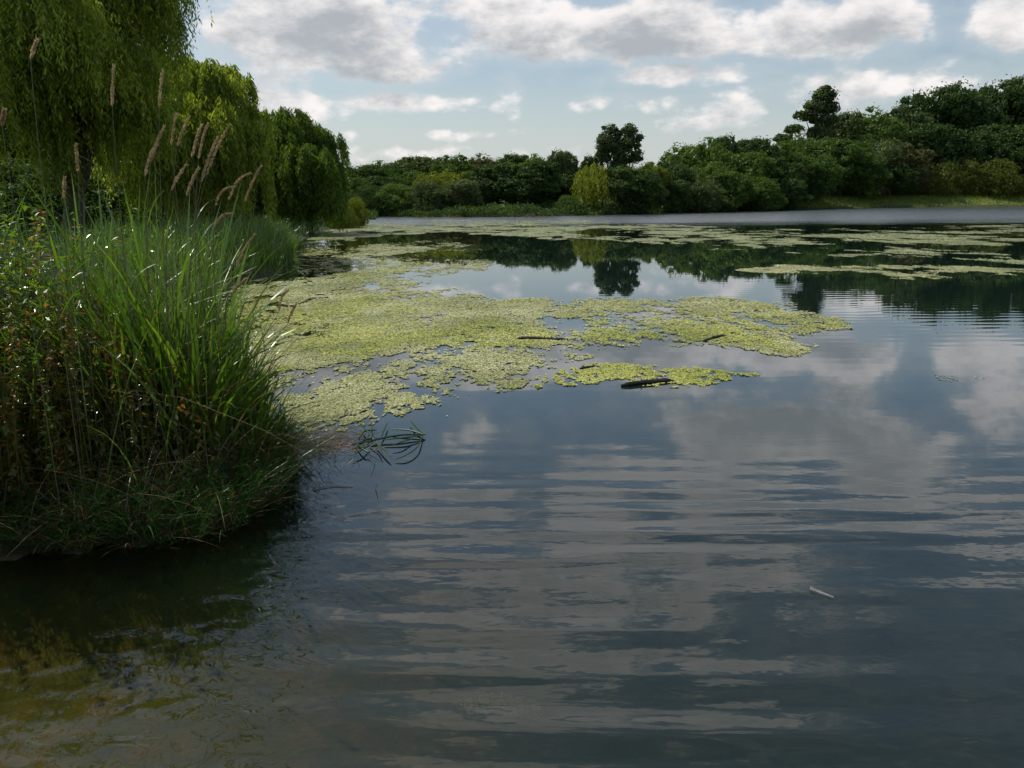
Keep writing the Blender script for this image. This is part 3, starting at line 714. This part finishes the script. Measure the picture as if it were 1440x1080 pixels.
# taller thin canary grass
n = 1500; P = bank(n, r, AREA, .03, 6.)
V, F = blades(P, hcap(P, r, .3), r.uniform(-2.2, 2.2, n), np.abs(r.normal(0, .2, n)), np.abs(r.normal(.05, .35, n)), r.uniform(.005, .012, n), r, 7, .9)
stuff('grass', V, F, M['blade'], 'thin upright green grass mixed through the near left bank')
# leafy stalks on the left
def leafy(P, H, r, per=34, ls=.075, spread=1.):
    n = len(P); z = terrain(P[:, 0], P[:, 1])
    t = np.linspace(0, 1, 6)[None]; az = r.uniform(0, 6.28, n); ln = np.abs(r.normal(0, .22, n))
    st = []
    for i in range(n):
        tt = t[0]; C = np.stack([P[i, 0] + cos(az[i]) * ln[i] * H[i] * tt ** 1.5, P[i, 1] + sin(az[i]) * ln[i] * H[i] * tt ** 1.5, z[i] - .03 + H[i] * tt], -1)
        st.append(tube(C, np.linspace(.0045, .0015, 6), 3))
    Vs, Fs = merge(st)
    tt = r.uniform(.08, 1., (n, per)); aa = r.uniform(0, 6.28, (n, per))
    c = np.stack([P[:, 0, None] + np.cos(az)[:, None] * (ln * H)[:, None] * tt ** 1.5, P[:, 1, None] + np.sin(az)[:, None] * (ln * H)[:, None] * tt ** 1.5, z[:, None] - .03 + H[:, None] * tt], -1).reshape(-1, 3)
    a = aa.ravel(); L_ = ls * r.uniform(.4, 1.6, len(a)) * spread
    d = np.stack([np.cos(a), np.sin(a), r.uniform(-.8, .8, len(a))], -1); d /= np.linalg.norm(d, axis=1, keepdims=True)
    s = np.stack([-np.sin(a), np.cos(a), r.normal(0, .5, len(a))], -1)
    w_ = L_ * r.uniform(.12, .28, len(a))
    q = np.stack([c, c + d * (L_ * .4)[:, None] + s * w_[:, None], c + d * L_[:, None] - np.array([0, 0, 1]) * (L_ * .2)[:, None], c + d * (L_ * .4)[:, None] - s * w_[:, None]], 1)
    return merge([(Vs, Fs), (q.reshape(-1, 3), np.arange(len(a) * 4).reshape(-1, 4))])
LEFT = [(-7.5, 5.2), (-3.5, 5.3), (-3.2, 6.0), (-3.9, 7.4), (-7.5, 7.6)]
n = 520; P = bank(n, r, LEFT, .05, 6.)
V, F = leafy(P, hcap(P, r, .35) * .9, r, 74, .056)
stuff('weeds', V, F, M['redleaf'], 'reddish and olive leafy weed stalks at the left frame edge', 'weeds')
n = 620; P = bank(n, r, LEFT + [(-2.4, 9.)], .05, 6.)
V, F = leafy(P, hcap(P, r, .3) * .95, r, 66, .054)
stuff('weeds', V, F, M['herb'], 'green leafy weeds tangled among the reddish stalks', 'weeds')
n = 420; P = bank(n, r, [(-3.8, 5.5), (-2.0, 6.2), (-2.2, 7.6), (-4.0, 8.2)], .02, 6.)
V, F = leafy(P, hcap(P, r, .3) * .55, r, 40, .05)
stuff('weeds', V, F, M['redleaf'], 'low brownish leafy weeds among the reeds at the bank tip', 'weeds')
# dead stems and dry blades: standing through the stand, matted at its foot
n = 2600; P = bank(n, r, LEFT[:1] + [(-2.1, 6.4), (-2.1, 7.5), (-2.6, 8.4), (-7.5, 7.8)], .05, 4.)
V, F = blades(P, hcap(P, r, .3), r.uniform(0, 6.28, n), np.abs(r.normal(0, .3, n)), np.abs(r.normal(.1, .5, n)), r.uniform(.004, .014, n), r, 7, .9)
stuff('dry_grass', V, F, M['dry'], 'straw and rust coloured dead blades standing among the green', 'dead grass')
FOOT = [(-7.5, 4.9), (-4.4, 5.0), (-2.3, 5.2), (-1.5, 6.2), (-1.5, 7.2), (-2.4, 7.6), (-7.5, 6.6)]
n = 4300; P = bank(n, r, FOOT, -.02, 1.0)
V, F = blades(P, r.uniform(.15, .5, n), r.uniform(-3.1, 3.1, n), r.uniform(.3, 1.2, n), r.uniform(.1, .6, n), r.uniform(.005, .015, n), r, 6, .9)
V[:, 2] = V[:, 2].clip(.004)
stuff('dry_grass', V, F, M['dry'], 'brown dead grass matted along the foot of the near bank', 'dead grass')
n = 850; P = bank(n, r, FOOT, .1, 1.3)
V, F = blades(P, r.uniform(.35, .95, n), r.uniform(-3.1, 3.1, n), r.uniform(.2, .9, n), r.uniform(.3, .9, n), r.uniform(.004, .012, n), r, 8, .9)
V[:, 2] = V[:, 2].clip(.004)
stuff('dry_grass', V, F, M['dry'], 'russet collapsed stems hanging over the lower near bank', 'dead grass')
# green grass trailing over the water
n = 4600; P = bank(n, r, [(-5.2, 5.0), (-2.3, 5.2), (-1.5, 6.2), (-1.5, 7.2), (-2.4, 7.6), (-5.2, 6.6)], -.03, .6)
V, F = blades(P, r.uniform(.2, .68, n), r.normal(-1.2, .8, n), r.uniform(.35, 1.0, n), r.uniform(.15, .5, n), r.uniform(.004, .011, n), r)
V[:, 2] = V[:, 2].clip(.006)
stuff('grass', V, F, M['lowblade'], 'dark green grass trailing over the waterline along the near bank')
# short growth and the rest of the bank behind
n = 9000; P = bank(n, r, [(-16, 4.9), (-4.4, 5.0), (-1.5, 5.9), (-1.5, 7.9), (-2.6, 9.5), (-7, 20), (-16, 24)], .45, 12.)
V, F = blades(P, r.uniform(.3, 1.15, n), r.uniform(0, 6.28, n), np.abs(r.normal(0, .35, n)), np.abs(r.normal(0, .45, n)), r.uniform(.006, .018, n), r)
stuff('grass', V, F, M['lowblade'], 'shorter dark undergrowth grass covering the near bank')
# second stand of sedge farther along the bank
n = 5000; P = bank(n, r, [tuple(g(250, 425)), tuple(g(340, 398)), tuple(g(398, 384)), tuple(g(418, 360)), tuple(g(415, 345)), (-11.5, 33), (-15, 30), (-11, 20)], .0, 4.)
V, F = blades(P, r.uniform(.9, 2.0, n) * (.6 + .4 * sstep(0, .8, sdist(P, LAKE))), r.uniform(0, 6.28, n), np.abs(r.normal(0, .25, n)), np.abs(r.normal(.05, .35, n)), r.uniform(.02, .045, n), r, 5)
stuff('sedge', V, F, M['blade'], 'fresh green sedge clump at the water edge behind the near reeds', 'sedge')
# grass under the willows and a rim on the far bank
n = 9000; P = bank(n, r, [(-17, 24), (-12, 34), (-12, 60), (-20, 95), (-34, 95), (-50, 60), (-45, 20)], .0, 14.)
V, F = blades(P, r.uniform(.5, 1.3, n), r.uniform(0, 6.28, n), np.abs(r.normal(0, .2, n)), np.abs(r.normal(0, .25, n)), r.uniform(.03, .06, n), r, 4)
stuff('grass', V, F, M['lowblade'], 'rough grass growing under the willows')
n = 12000; P = bank(n, r, [tuple(g(1090, 296)), (150, 170), (160, 215), (60, 200)], .0, 16.)
V, F = blades(P, r.uniform(.2, .7, n), r.uniform(0, 6.28, n), np.abs(r.normal(0, .2, n)), np.abs(r.normal(0, .25, n)), r.uniform(.12, .25, n), r, 4)
stuff('grass', V, F, M['yellow'], 'pale rough grass on the bank below the bush row')
n = 1800; P = bank(n, r, [tuple(g(525, 306)), tuple(g(700, 307)), (-3, 126), (-30, 126)], .0, 5.)
V, F = blades(P, r.uniform(.3, .9, n), r.uniform(0, 6.28, n), np.abs(r.normal(0, .2, n)), np.abs(r.normal(0, .25, n)), r.uniform(.08, .16, n), r, 4)
stuff('grass', V, F, M['dark'], 'low green grass strip along the far left shore')

# ------------------------------------------------------------------ seed-headed stems (things)
# (plume top px, plume foot px, distance, label)
ST = [
 (160, 92, 158, 150, 5.9, 'tall lone seed head standing upright highest over the reeds, left one'),
 (229, 100, 224, 152, 6.1, 'tall upright seed head, right one of the two highest'),
 (107, 201, 110, 242, 6.0, 'short upright seed head in front of the dark willow trunk'),
 (91, 250, 90, 280, 5.8, 'stubby seed head low over the reeds left of the willow trunk'),
 (52, 56, 43, 84, 5.3, 'blurred thin seed head high at the left against the big willow'),
 (6, 155, 3, 178, 5.2, 'brown seed head at the very left frame edge'),
 (231, 178, 212, 228, 6.4, 'slender seed head, leftmost of the leaning cluster'),
 (214, 210, 204, 248, 6.5, 'seed head just below the leftmost of the leaning cluster'),
 (248, 160, 241, 205, 6.6, 'reddish seed head, second from left of the leaning cluster'),
 (266, 164, 249, 207, 6.6, 'thin curved seed head beside the reddish second one'),
 (283, 176, 270, 222, 6.7, 'seed head in the middle of the leaning cluster, left of a close pair'),
 (292, 174, 279, 224, 6.8, 'seed head in the middle of the leaning cluster, right of a close pair'),
 (322, 176, 290, 248, 6.6, 'longest seed head, leaning right above the cluster'),
 (306, 193, 283, 256, 6.5, 'thick pinkish seed head beside the longest one'),
 (262, 232, 240, 268, 6.2, 'lower seed head leaning right over the broad green blades'),
 (279, 237, 262, 276, 6.3, 'lower seed head, second over the broad green blades'),
 (352, 244, 322, 282, 6.9, 'arching seed head right of the cluster, drooping at its tip'),
 (367, 233, 344, 284, 7.0, 'rightmost seed head, leaning out towards the lake'),
 (327, 262, 302, 290, 6.6, 'small nodding seed head between the cluster and the arching one'),
 (325, 300, 300, 322, 6.5, 'low seed head just under the small nodding one'),
 (358, 330, 332, 374, 6.6, 'pinkish seed head low at the right in front of the sedge clump'),
 (346, 392, 326, 414, 6.6, 'short dark seed head beside the open duckweed'),
 (405, 408, 392, 440, 6.7, 'dark drooping seed head over the duckweed, farthest out'),
 (416, 428, 404, 456, 6.7, 'thin dark seed head hanging over the duckweed below the farthest one'),
]
def plume(P, wmax, n, r):
    """a narrow panicle: many small spikelets round the upper stem"""
    L_ = np.linalg.norm(P[-1] - P[0]); t = r.beta(1.3, 1.2, n); idx = t * (len(P) - 1); i0 = np.minimum(idx.astype(int), len(P) - 2); f = (idx - i0)[:, None]
    c = P[i0] * (1 - f) + P[i0 + 1] * f; T_ = P[i0 + 1] - P[i0]; T_ /= np.linalg.norm(T_, axis=1, keepdims=True)
    prof = wmax * np.sin(np.clip(t * .93 + .07, 0, 1) * pi) ** .6 * (1 - .55 * t) * (.85 + .25 * np.sin(t * 19 + r.uniform(0, 6)))
    d = r.normal(size=(n, 3)); d -= (d * T_).sum(1, keepdims=True) * T_; d /= np.linalg.norm(d, axis=1, keepdims=True) + 1e-9
    q = c + d * (prof * r.uniform(.1, 1., n))[:, None]
    ax2 = T_ + d * .6; ax2 /= np.linalg.norm(ax2, axis=1, keepdims=True); sd = np.cross(ax2, r.normal(size=(n, 3))); sd /= np.linalg.norm(sd, axis=1, keepdims=True)
    ln = r.uniform(.010, .026, n)[:, None]; w = ln * .16
    V = np.stack([q, q + ax2 * ln * .45 + sd * w, q + ax2 * ln, q + ax2 * ln * .45 - sd * w], 1)
    return V.reshape(-1, 3), np.arange(n * 4).reshape(-1, 4)
for (x1, y1, x0, y0, D, lb) in ST:
    r = np.random.default_rng(int(x1 * 7 + y1))
    p1 = at(x1, y1, D); p0 = at(x0, y0, D + .02)
    bx = p0[0] - (p1[0] - p0[0]) * 1.6 + r.normal(0, .05); by = D + r.uniform(-.1, .25)
    bx = min(bx, -2.35 + (D - 6.3) * -.2)
    for _ in range(40):
        if sdist(np.array([[bx, by]]), LAKE)[0] > .12: break
        bx -= .06; by += .02
    bz = tz(bx, by)
    root = empty('seed_head_stem', (bx, by, bz), lb, 'grass stem', 'seed-headed grass stems over the near reeds')
    off = np.array([bx, by, bz])
    # one smooth curve through foot, plume foot, plume tip
    t = np.linspace(0, 1, 12)[:, None]; A = off - np.array([0, 0, .05]); mid = p0 - (p1 - p0) * 1.2
    St = (1 - t) ** 2 * A + 2 * (1 - t) * t * np.array([(A[0] * .6 + mid[0] * .4), (A[1] + mid[1]) / 2, mid[2] * .8 + A[2] * .2]) + t ** 2 * p0
    V, F = tube(St - off, np.linspace(.0042, .0020, 12), 5)
    link('stem', mesh_np('stem', V, F, [M['stem']], smooth=True), parent=root)
    t = np.linspace(0, 1, 8)[:, None]; droop = (1.1 if 'arch' in lb or 'droop' in lb or 'nod' in lb else .25)
    Pl = p0 * (1 - t) + p1 * t; Pl[:, 2] += (np.sin(t[:, 0] * pi) * .14 * droop * np.linalg.norm(p1 - p0)); Pl[:, 0] -= np.sin(t[:, 0] * pi) * .05 * droop * np.linalg.norm(p1 - p0)
    Vp, Fp = plume(Pl - off, r.uniform(.004, .0085), int(r.uniform(170, 330)), r)
    Vr, Fr = tube(Pl - off, np.linspace(.002, .0008, 8), 4)
    V, F = merge([(Vp, Fp), (Vr, Fr)])
    link('seed_head', mesh_np('seed_head', V, F, [M['plume']]), parent=root)
    for q in range(2):
        k = int(r.uniform(4, 9)); s0 = St[k]
        az = r.uniform(-1.2, 1.2) if q == 0 else r.uniform(1.8, 4.2)
        V, F = blades(np.array([[s0[0], s0[1]]]), np.array([r.uniform(.25, .42)]), np.array([az]), np.array([.55]), np.array([.45]), np.array([.011]), r, z0=np.array([s0[2] + .03]))
        link('leaf', mesh_np('leaf', V - off, F, [M['blade']]), parent=root)

# dark wiry stems leaning out at the tip, as one loose tangle
r = np.random.default_rng(33)
n = 110; P = bank(n, r, [(-2.9, 6.3), (-1.9, 6.6), (-1.9, 7.9), (-3.0, 8.3)], .02, .9)
V, F = blades(P, r.uniform(.7, 1.5, n), r.normal(-.1, .45, n), r.uniform(.15, .5, n), r.uniform(.1, .55, n), r.uniform(.004, .009, n), r)
stuff('grass', V, F, M['blade'], 'loose arching blades leaning out over the duckweed')

# ------------------------------------------------------------------ floating wood
def log(px0, py0, px1, py1, rad, label, seed, name='floating_log', knots=2, cat='log'):
    r = np.random.default_rng(seed)
    a = np.array([*g(px0, py0), .0]); b = np.array([*g(px1, py1), .0]); c = (a + b) / 2; L_ = np.linalg.norm(b - a)
    n = 14; t = np.linspace(0, 1, n)
    P = a + (b - a) * t[:, None]; P[:, 2] = rad * .35 + rad * .5 * np.sin(t * pi * r.uniform(.7, 1.4) + r.uniform(0, 1)); P += np.cumsum(r.normal(0, rad * .12, (n, 3)), 0) * np.array([1, 1, .3])
    P[:, 2] = P[:, 2].clip(rad * .2)
    R_ = rad * (.9 + .2 * r.random(n)); R_[0] *= .72; R_[-1] *= .6
    P = np.concatenate([P[:1], P, P[-1:]]); R_ = np.concatenate([[.001], R_, [.001]])
    P[0] -= (b - a) / L_ * rad * .15; P[-1] += (b - a) / L_ * rad * .15
    V, F = tube(P, R_, 10)
    V += r.normal(0, rad * .07, V.shape)
    off = np.array([c[0], c[1], 0.])
    root = empty(name, off, label, cat)
    link('trunk_piece' if name == 'floating_log' else 'stick_piece', mesh_np('wood_piece', V - off, F, [M['wood']], smooth=True), parent=root)
    for k in range(knots):
        i = r.integers(3, n - 2); d = np.array([r.normal(0, .5), r.normal(0, .3), 1.]); d /= np.linalg.norm(d)
        Q = np.array([P[i], P[i] + d * rad * 1.6, P[i] + d * rad * r.uniform(2.2, 3.2) + r.normal(0, rad * .3, 3)])
        V, F = tube(Q, [rad * .42, rad * .3, rad * .08], 6)
        link('branch_stub', mesh_np('branch_stub', V - off, F, [M['wood']], smooth=True), parent=root)
log(729, 477, 793, 477.5, .028, 'thin dark log lying level at the far edge of the gap in the duckweed', 1, knots=2)
log(874, 543, 941, 535.5, .027, 'thick dark log at the front edge of the small duckweed raft', 2, knots=1)
log(989, 480, 1018, 472, .020, 'crooked dark stick at the edge of the bright duckweed', 3, 'floating_stick', 2, 'stick')
log(815, 519, 836, 515, .014, 'short stick at the left end of the small duckweed raft', 4, 'floating_stick', 1, 'stick')
log(1027, 469.5, 1038, 469, .016, 'tiny dark stub poking from the duckweed beside the crooked stick', 5, 'floating_stick', 1, 'stick')

# floating plant with fleshy dark leaves at the tip of the debris
def ribbon(pts, w, zs, r):
    P = np.array([[*g(x, y), z] for (x, y), z in zip(pts, zs)])
    t = np.linspace(0, len(P) - 1, 12); i = np.minimum(t.astype(int), len(P) - 2); f = (t - i)[:, None]
    Q = P[i] * (1 - f) + P[i + 1] * f
    for _ in range(2): Q[1:-1] = (Q[:-2] + Q[1:-1] * 2 + Q[2:]) / 4
    return tube(Q, w * np.sin(np.linspace(.12, 1, 12) * pi * .96) ** .5 + .0015, 5)
c = g(545, 625)
root = empty('floating_plant', (c[0], c[1], 0), 'dark trailing water plant floating off the tip of the bank', 'water plant'); off = np.array([c[0], c[1], 0])
r = np.random.default_rng(5)
V, F = ribbon([(495, 628), (530, 622), (560, 618), (598, 615)], .010, [.02, .03, .05, .03], r); link('stem', mesh_np('stem', V - off, F, [M['lowblade']], smooth=True), parent=root)
for k, pts in enumerate([[(598, 615), (585, 606), (577, 596)], [(596, 615), (575, 611), (550, 609)], [(596, 616), (572, 622), (540, 624)], [(594, 618), (588, 636), (572, 646), (556, 649)], [(580, 622), (565, 628), (552, 632)],
                          [(535, 622), (541, 610), (545, 600)], [(528, 626), (542, 640), (550, 648)], [(520, 626), (532, 632), (538, 644)], [(516, 622), (524, 608), (522, 598)], [(505, 622), (512, 612), (530, 610)], [(500, 626), (512, 640), (520, 642)], [(525, 618), (514, 610), (506, 600)], [(520, 630), (508, 640), (498, 645)]]):
    V, F = ribbon(pts, r.uniform(.005, .009), [.03, .05, .04, .02][:len(pts)], r); link('leaf', mesh_np('leaf', V - off, F, [M['lowblade']], smooth=True), parent=root)
# brown debris raft
n = 620; q = rng.normal(0, 1, (n, 2)); px = 455 + q[:, 0] * 30; py = 622 + q[:, 1] * 10 - q[:, 0] * 2
P = g(px, py); k = (px > 395) & (px < 545); P = P[k]; n = len(P)
V, F = blades(P, rng.uniform(.03, .10, n), rng.uniform(0, 6.28, n), rng.uniform(1.6, 3.2, n), rng.uniform(.0, .9, n), rng.uniform(.004, .013, n), rng, 4, z0=np.full(n, .035))
V[:, 2] = V[:, 2].clip(.004, .07)
stuff('plant_litter', V, F, M['dry'], 'brown dead plant litter floating off the bank tip', 'plant litter')
n = 1500; px = rng.uniform(395, 530, n); py = 645 + rng.normal(0, 20, n) - (px - 400) * .12
P = g(px, py); kk = rng.random(n) < np.exp(-(px - 395) / 42); P = P[kk]; n = len(P)
V, F = blades(P, rng.uniform(.05, .2, n), rng.uniform(0, 6.28, n), rng.uniform(.3, 1.6, n), rng.uniform(.0, .7, n), rng.uniform(.003, .009, n), rng, 4, z0=np.full(n, .03))
V[:, 2] = V[:, 2].clip(.004)
stuff('water_weed', V, F, M['lowblade'], 'dark ragged water weed along the tip of the bank', 'water weed')
# a pale straw and a feather
V, F = ribbon([(440, 690), (465, 684), (496, 685)], .003, [.006, .008, .006], rng)
tag(link('floating_straw', mesh_np('floating_straw', V, F, [M['dry']], smooth=True)), 'pale straw floating off the near bank below the trailing plant', 'straw')
fa = g(1139, 830); fb = g(1172, 842); V = []; nseg = 14
for i in range(nseg):
    t = i / (nseg - 1); c = fa * (1 - t) + fb * t; nrm = np.array([-(fb - fa)[1], (fb - fa)[0]]); nrm /= np.linalg.norm(nrm); w = .0013 * math.sin(pi * min(1, t * .9 + .12)) ** .6 * (1 if t < .75 else (1 - t) * 4 + .05)
    V += [[c[0] - nrm[0] * w, c[1] - nrm[1] * w, .006], [c[0], c[1], .016 + .012 * (1 - t) ** 2], [c[0] + nrm[0] * w, c[1] + nrm[1] * w, .006]]
F = []
for i in range(nseg - 1):
    for j in (0, 1): F.append([i * 3 + j, i * 3 + j + 1, i * 3 + j + 4, i * 3 + j + 3])
tag(link('feather', mesh_np('feather', np.array(V), np.array(F), [M['feather']])), 'small white feather floating on the rippled open water', 'feather')

# ------------------------------------------------------------------ sky and sun
SUN_AZ, SUN_EL = R(-60), R(54)        # azimuth from +Y towards +X
w = bpy.data.worlds.new('World'); SC.world = w; w.use_nodes = True
nt = w.node_tree; nt.nodes.clear(); L = nt.links.new
out = N(nt, 'ShaderNodeOutputWorld'); bg = N(nt, 'ShaderNodeBackground', i_Strength=.1)
sky = N(nt, 'ShaderNodeTexSky'); sky.sky_type = 'NISHITA'; sky.sun_disc = False
sky.sun_elevation = SUN_EL; sky.sun_rotation = SUN_AZ; sky.altitude = 60; sky.air_density = 1.2; sky.dust_density = 1.0; sky.ozone_density = 2.2
# cloud field over (azimuth, elevation)
def sky_ang(px, py, refl=False):
    d = ray(px, py); el = math.asin(d[2]); az = math.atan2(d[0], d[1])
    return az, (-el if refl else el)
BL = []
def blob(px, py, wx, hy, amp=1., refl=False):
    if not refl: amp *= .86
    a, e = sky_ang(px, py, refl); BL.append((a, e, wx / FPX, hy / FPX, amp))
# clouds seen directly
blob(430, 45, 150, 62, 1.1); blob(480, 85, 150, 35, .8); blob(340, 75, 60, 40, .7)
blob(560, 148, 130, 17, .8); blob(560, 105, 90, 14, .6); blob(600, 190, 150, 12, .55); blob(715, 135, 22, 30, .45)
blob(700, 12, 150, 22, .9); blob(800, 45, 190, 36, 1.1); blob(980, 40, 200, 40, 1.1); blob(1150, 42, 150, 34, 1.0); blob(1250, 45, 60, 32, .8)
blob(985, 103, 95, 16, .9); blob(870, 148, 80, 16, .75); blob(965, 176, 60, 12, .6); blob(1425, 30, 55, 40, .95); blob(1325, 25, 24, 18, .55)
blob(1230, 125, 190, 24, .7); blob(1090, 150, 110, 25, .55); blob(1330, 95, 60, 14, .5); blob(400, 150, 110, 30, .5); blob(620, 215, 260, 14, .4)
# clouds seen mirrored in the water, higher up
for b in [(900, 700, 170, 70, 1.), (620, 740, 130, 50, .9), (560, 730, 60, 40, .6), (1060, 610, 130, 60, .9), (1240, 640, 110, 55, .9), (1360, 715, 110, 22, .9), (820, 830, 230, 60, 1.), (1420, 560, 60, 60, .7),
          (1190, 520, 50, 60, .7), (700, 930, 150, 80, 1.), (980, 545, 160, 14, .7), (690, 1030, 230, 50, .8), (1040, 1000, 70, 50, .8), (1380, 765, 110, 14, .8), (1040, 770, 120, 50, 1.), (660, 610, 40, 40, .6)]:
    blob(*b, refl=True)
gr_ = bpy.data.node_groups.new('cloud_field', 'ShaderNodeTree')
gr_.interface.new_socket('P', in_out='INPUT', socket_type='NodeSocketVector'); gr_.interface.new_socket('D', in_out='OUTPUT', socket_type='NodeSocketFloat')
gi = gr_.nodes.new('NodeGroupInput'); go = gr_.nodes.new('NodeGroupOutput'); gl_ = gr_.links.new
def gm(op, a, b=None, c=None):
    n = gr_.nodes.new('ShaderNodeMath'); n.operation = op
    for k, v in enumerate((a, b, c)):
        if v is None: continue
        if isinstance(v, (int, float)): n.inputs[k].default_value = v
        else: gl_(v, n.inputs[k])
    return n.outputs[0]
sp = gr_.nodes.new('ShaderNodeSeparateXYZ'); gl_(gi.outputs[0], sp.inputs[0]); U, E = sp.outputs[0], sp.outputs[1]
def gnoise(sc, detail, rough, yst, off=0.):
    mp = gr_.nodes.new('ShaderNodeMapping'); gl_(gi.outputs[0], mp.inputs[0]); mp.inputs['Scale'].default_value = (1, yst, 1); mp.inputs['Location'].default_value = (off, off, off)
    n = gr_.nodes.new('ShaderNodeTexNoise'); n.inputs['Scale'].default_value = sc; n.inputs['Detail'].default_value = detail; n.inputs['Roughness'].default_value = rough
    gl_(mp.outputs[0], n.inputs['Vector']); return n.outputs['Fac']
nA = gnoise(9., 9., .58, 1.9); 
vo = gr_.nodes.new('ShaderNodeTexVoronoi'); vo.feature = 'SMOOTH_F1'; vo.inputs['Scale'].default_value = 34.; vo.inputs['Smoothness'].default_value = .5
mp = gr_.nodes.new('ShaderNodeMapping'); gl_(gi.outputs[0], mp.inputs[0]); mp.inputs['Scale'].default_value = (1, 1.35, 1)
# warp voronoi with noise for cauliflower edges
wn = gr_.nodes.new('ShaderNodeTexNoise'); wn.inputs['Scale'].default_value = 26.; wn.inputs['Detail'].default_value = 5.; gl_(mp.outputs[0], wn.inputs['Vector'])
wm = gr_.nodes.new('ShaderNodeVectorMath'); wm.operation = 'MULTIPLY_ADD'; gl_(wn.outputs['Color'], wm.inputs[0]); wm.inputs[1].default_value = (.05, .05, .05); gl_(mp.outputs[0], wm.inputs[2])
gl_(wm.outputs[0], vo.inputs['Vector'])
def field(bl, dy=0., dx=0.):
    acc = None
    for (a, e, wx_, hy_, amp) in bl:
        # amp * (1 - .62 |(P - c) / size|^2), the sizes widened by the amplitude
        v = gr_.nodes.new('ShaderNodeVectorMath'); v.operation = 'MULTIPLY_ADD'; gl_(gi.outputs[0], v.inputs[0])
        k = (.62 * amp) ** .5
        v.inputs[1].default_value = (k / wx_, k / hy_, 0); v.inputs[2].default_value = (-(a - dx) * k / wx_, -(e - dy) * k / hy_, 0)
        d = gr_.nodes.new('ShaderNodeVectorMath'); d.operation = 'DOT_PRODUCT'; gl_(v.outputs[0], d.inputs[0]); gl_(v.outputs[0], d.inputs[1])
        q = gm('SUBTRACT', amp, d.outputs['Value'])  # highest at the cloud's middle
        acc = q if acc is None else gm('SMOOTH_MAX', acc, q, .25)
    return gm('MAXIMUM', acc, 0.)
acc = field(BL)
big = field([b for b in BL if b[2] * b[3] > .0025 and b[1] < .3][:9], .022, .006)
# away from the placed clouds the sky is simply scattered cloud
hi_ = gnoise(2.2, 4., .55, 1.6, 3.7)
gen = gm('MULTIPLY', gm('MAXIMUM', gm('SUBTRACT', hi_, .5), 0.), 3.0)
mrE = gr_.nodes.new('ShaderNodeMapRange'); gl_(E, mrE.inputs[0]); mrE.inputs[1].default_value = .2; mrE.inputs[2].default_value = .62
gen = gm('MULTIPLY', gen, mrE.outputs[0])
acc = gm('MAXIMUM', acc, gen)
tex = gm('ADD', gm('MULTIPLY_ADD', nA, 2.3, -1.20), gm('MULTIPLY_ADD', vo.outputs['Distance'], -.42, .12))
gl_(gm('ADD', tex, acc), go.inputs[0])
nB = gnoise(9., 8., .62, 1.9, 0.); nBm = nB.node.inputs['Vector'].links[0].from_node; nBm.inputs['Location'].default_value = (.010, .034, 0)
gr_.interface.new_socket('S', in_out='OUTPUT', socket_type='NodeSocketFloat')
gl_(gm('ADD', gm('MULTIPLY_ADD', nB, 3.4, -1.72), gm('MULTIPLY_ADD', big, .55, gm('MULTIPLY', acc, .35))), go.inputs[1])

tc = N(nt, 'ShaderNodeTexCoord'); nz = N(nt, 'ShaderNodeVectorMath', operation='NORMALIZE'); L(tc.outputs['Generated'], nz.inputs[0])
sp = N(nt, 'ShaderNodeSeparateXYZ'); L(nz.outputs[0], sp.inputs[0])
azn = mth('ARCTAN2', sp.outputs[0], sp.outputs[1]); eln = mth('ARCSINE', sp.outputs[2])
cb = N(nt, 'ShaderNodeCombineXYZ'); L(azn, cb.inputs[0]); L(eln, cb.inputs[1])
G1 = N(nt, 'ShaderNodeGroup'); G1.node_tree = gr_; L(cb.outputs[0], G1.inputs[0])
alpha = mrange(G1.outputs[0], .15, .56)
shade = mth('MULTIPLY', mrange(G1.outputs[1], -.05, 1.1), mrange(eln, .20, .34, 1., .55))
veil = mrange(mth('ADD', G1.outputs[0], 0.), -.45, .40, .14, .50)
cc = N(nt, 'ShaderNodeMix', data_type='RGBA'); L(shade, cc.inputs[0]); cc.inputs[6].default_value = (10.0, 9.5, 9.3, 1); cc.inputs[7].default_value = (4.3, 4.6, 4.9, 1)
hz = N(nt, 'ShaderNodeMix', data_type='RGBA'); L(mth('MAXIMUM', veil, mrange(eln, .0, .20, .72, .0)), hz.inputs[0]); L(sky.outputs[0], hz.inputs[6]); hz.inputs[7].default_value = (6.2, 6.7, 7.0, 1)
mc = N(nt, 'ShaderNodeMix', data_type='RGBA'); L(mth('MULTIPLY', alpha, .93), mc.inputs[0]); L(hz.outputs[2], mc.inputs[6]); L(cc.outputs[2], mc.inputs[7])
L(mc.outputs[2], bg.inputs['Color']); L(bg.outputs[0], out.inputs['Surface'])

sl = bpy.data.lights.new('sun', 'SUN'); sl.energy = 4.7; sl.angle = R(.5); sl.color = (1., .95, .86)
so = bpy.data.objects.new('sun', sl); COL.objects.link(so)
sd_ = Vector((sin(SUN_AZ) * cos(SUN_EL), cos(SUN_AZ) * cos(SUN_EL), sin(SUN_EL)))
so.rotation_euler = sd_.to_track_quat('Z', 'Y').to_euler(); so.location = (0, 0, 60)

vs = SC.view_settings; vs.view_transform = 'Standard'; vs.look = 'None'; vs.exposure = 0.; vs.gamma = 1; vs.use_curve_mapping = False
SC.cycles.max_bounces = 8; SC.cycles.transparent_max_bounces = 16; SC.cycles.use_adaptive_sampling = True; SC.cycles.adaptive_threshold = .02; SC.cycles.diffuse_bounces = 2; SC.cycles.glossy_bounces = 3
SC.cycles.sample_clamp_indirect = 6
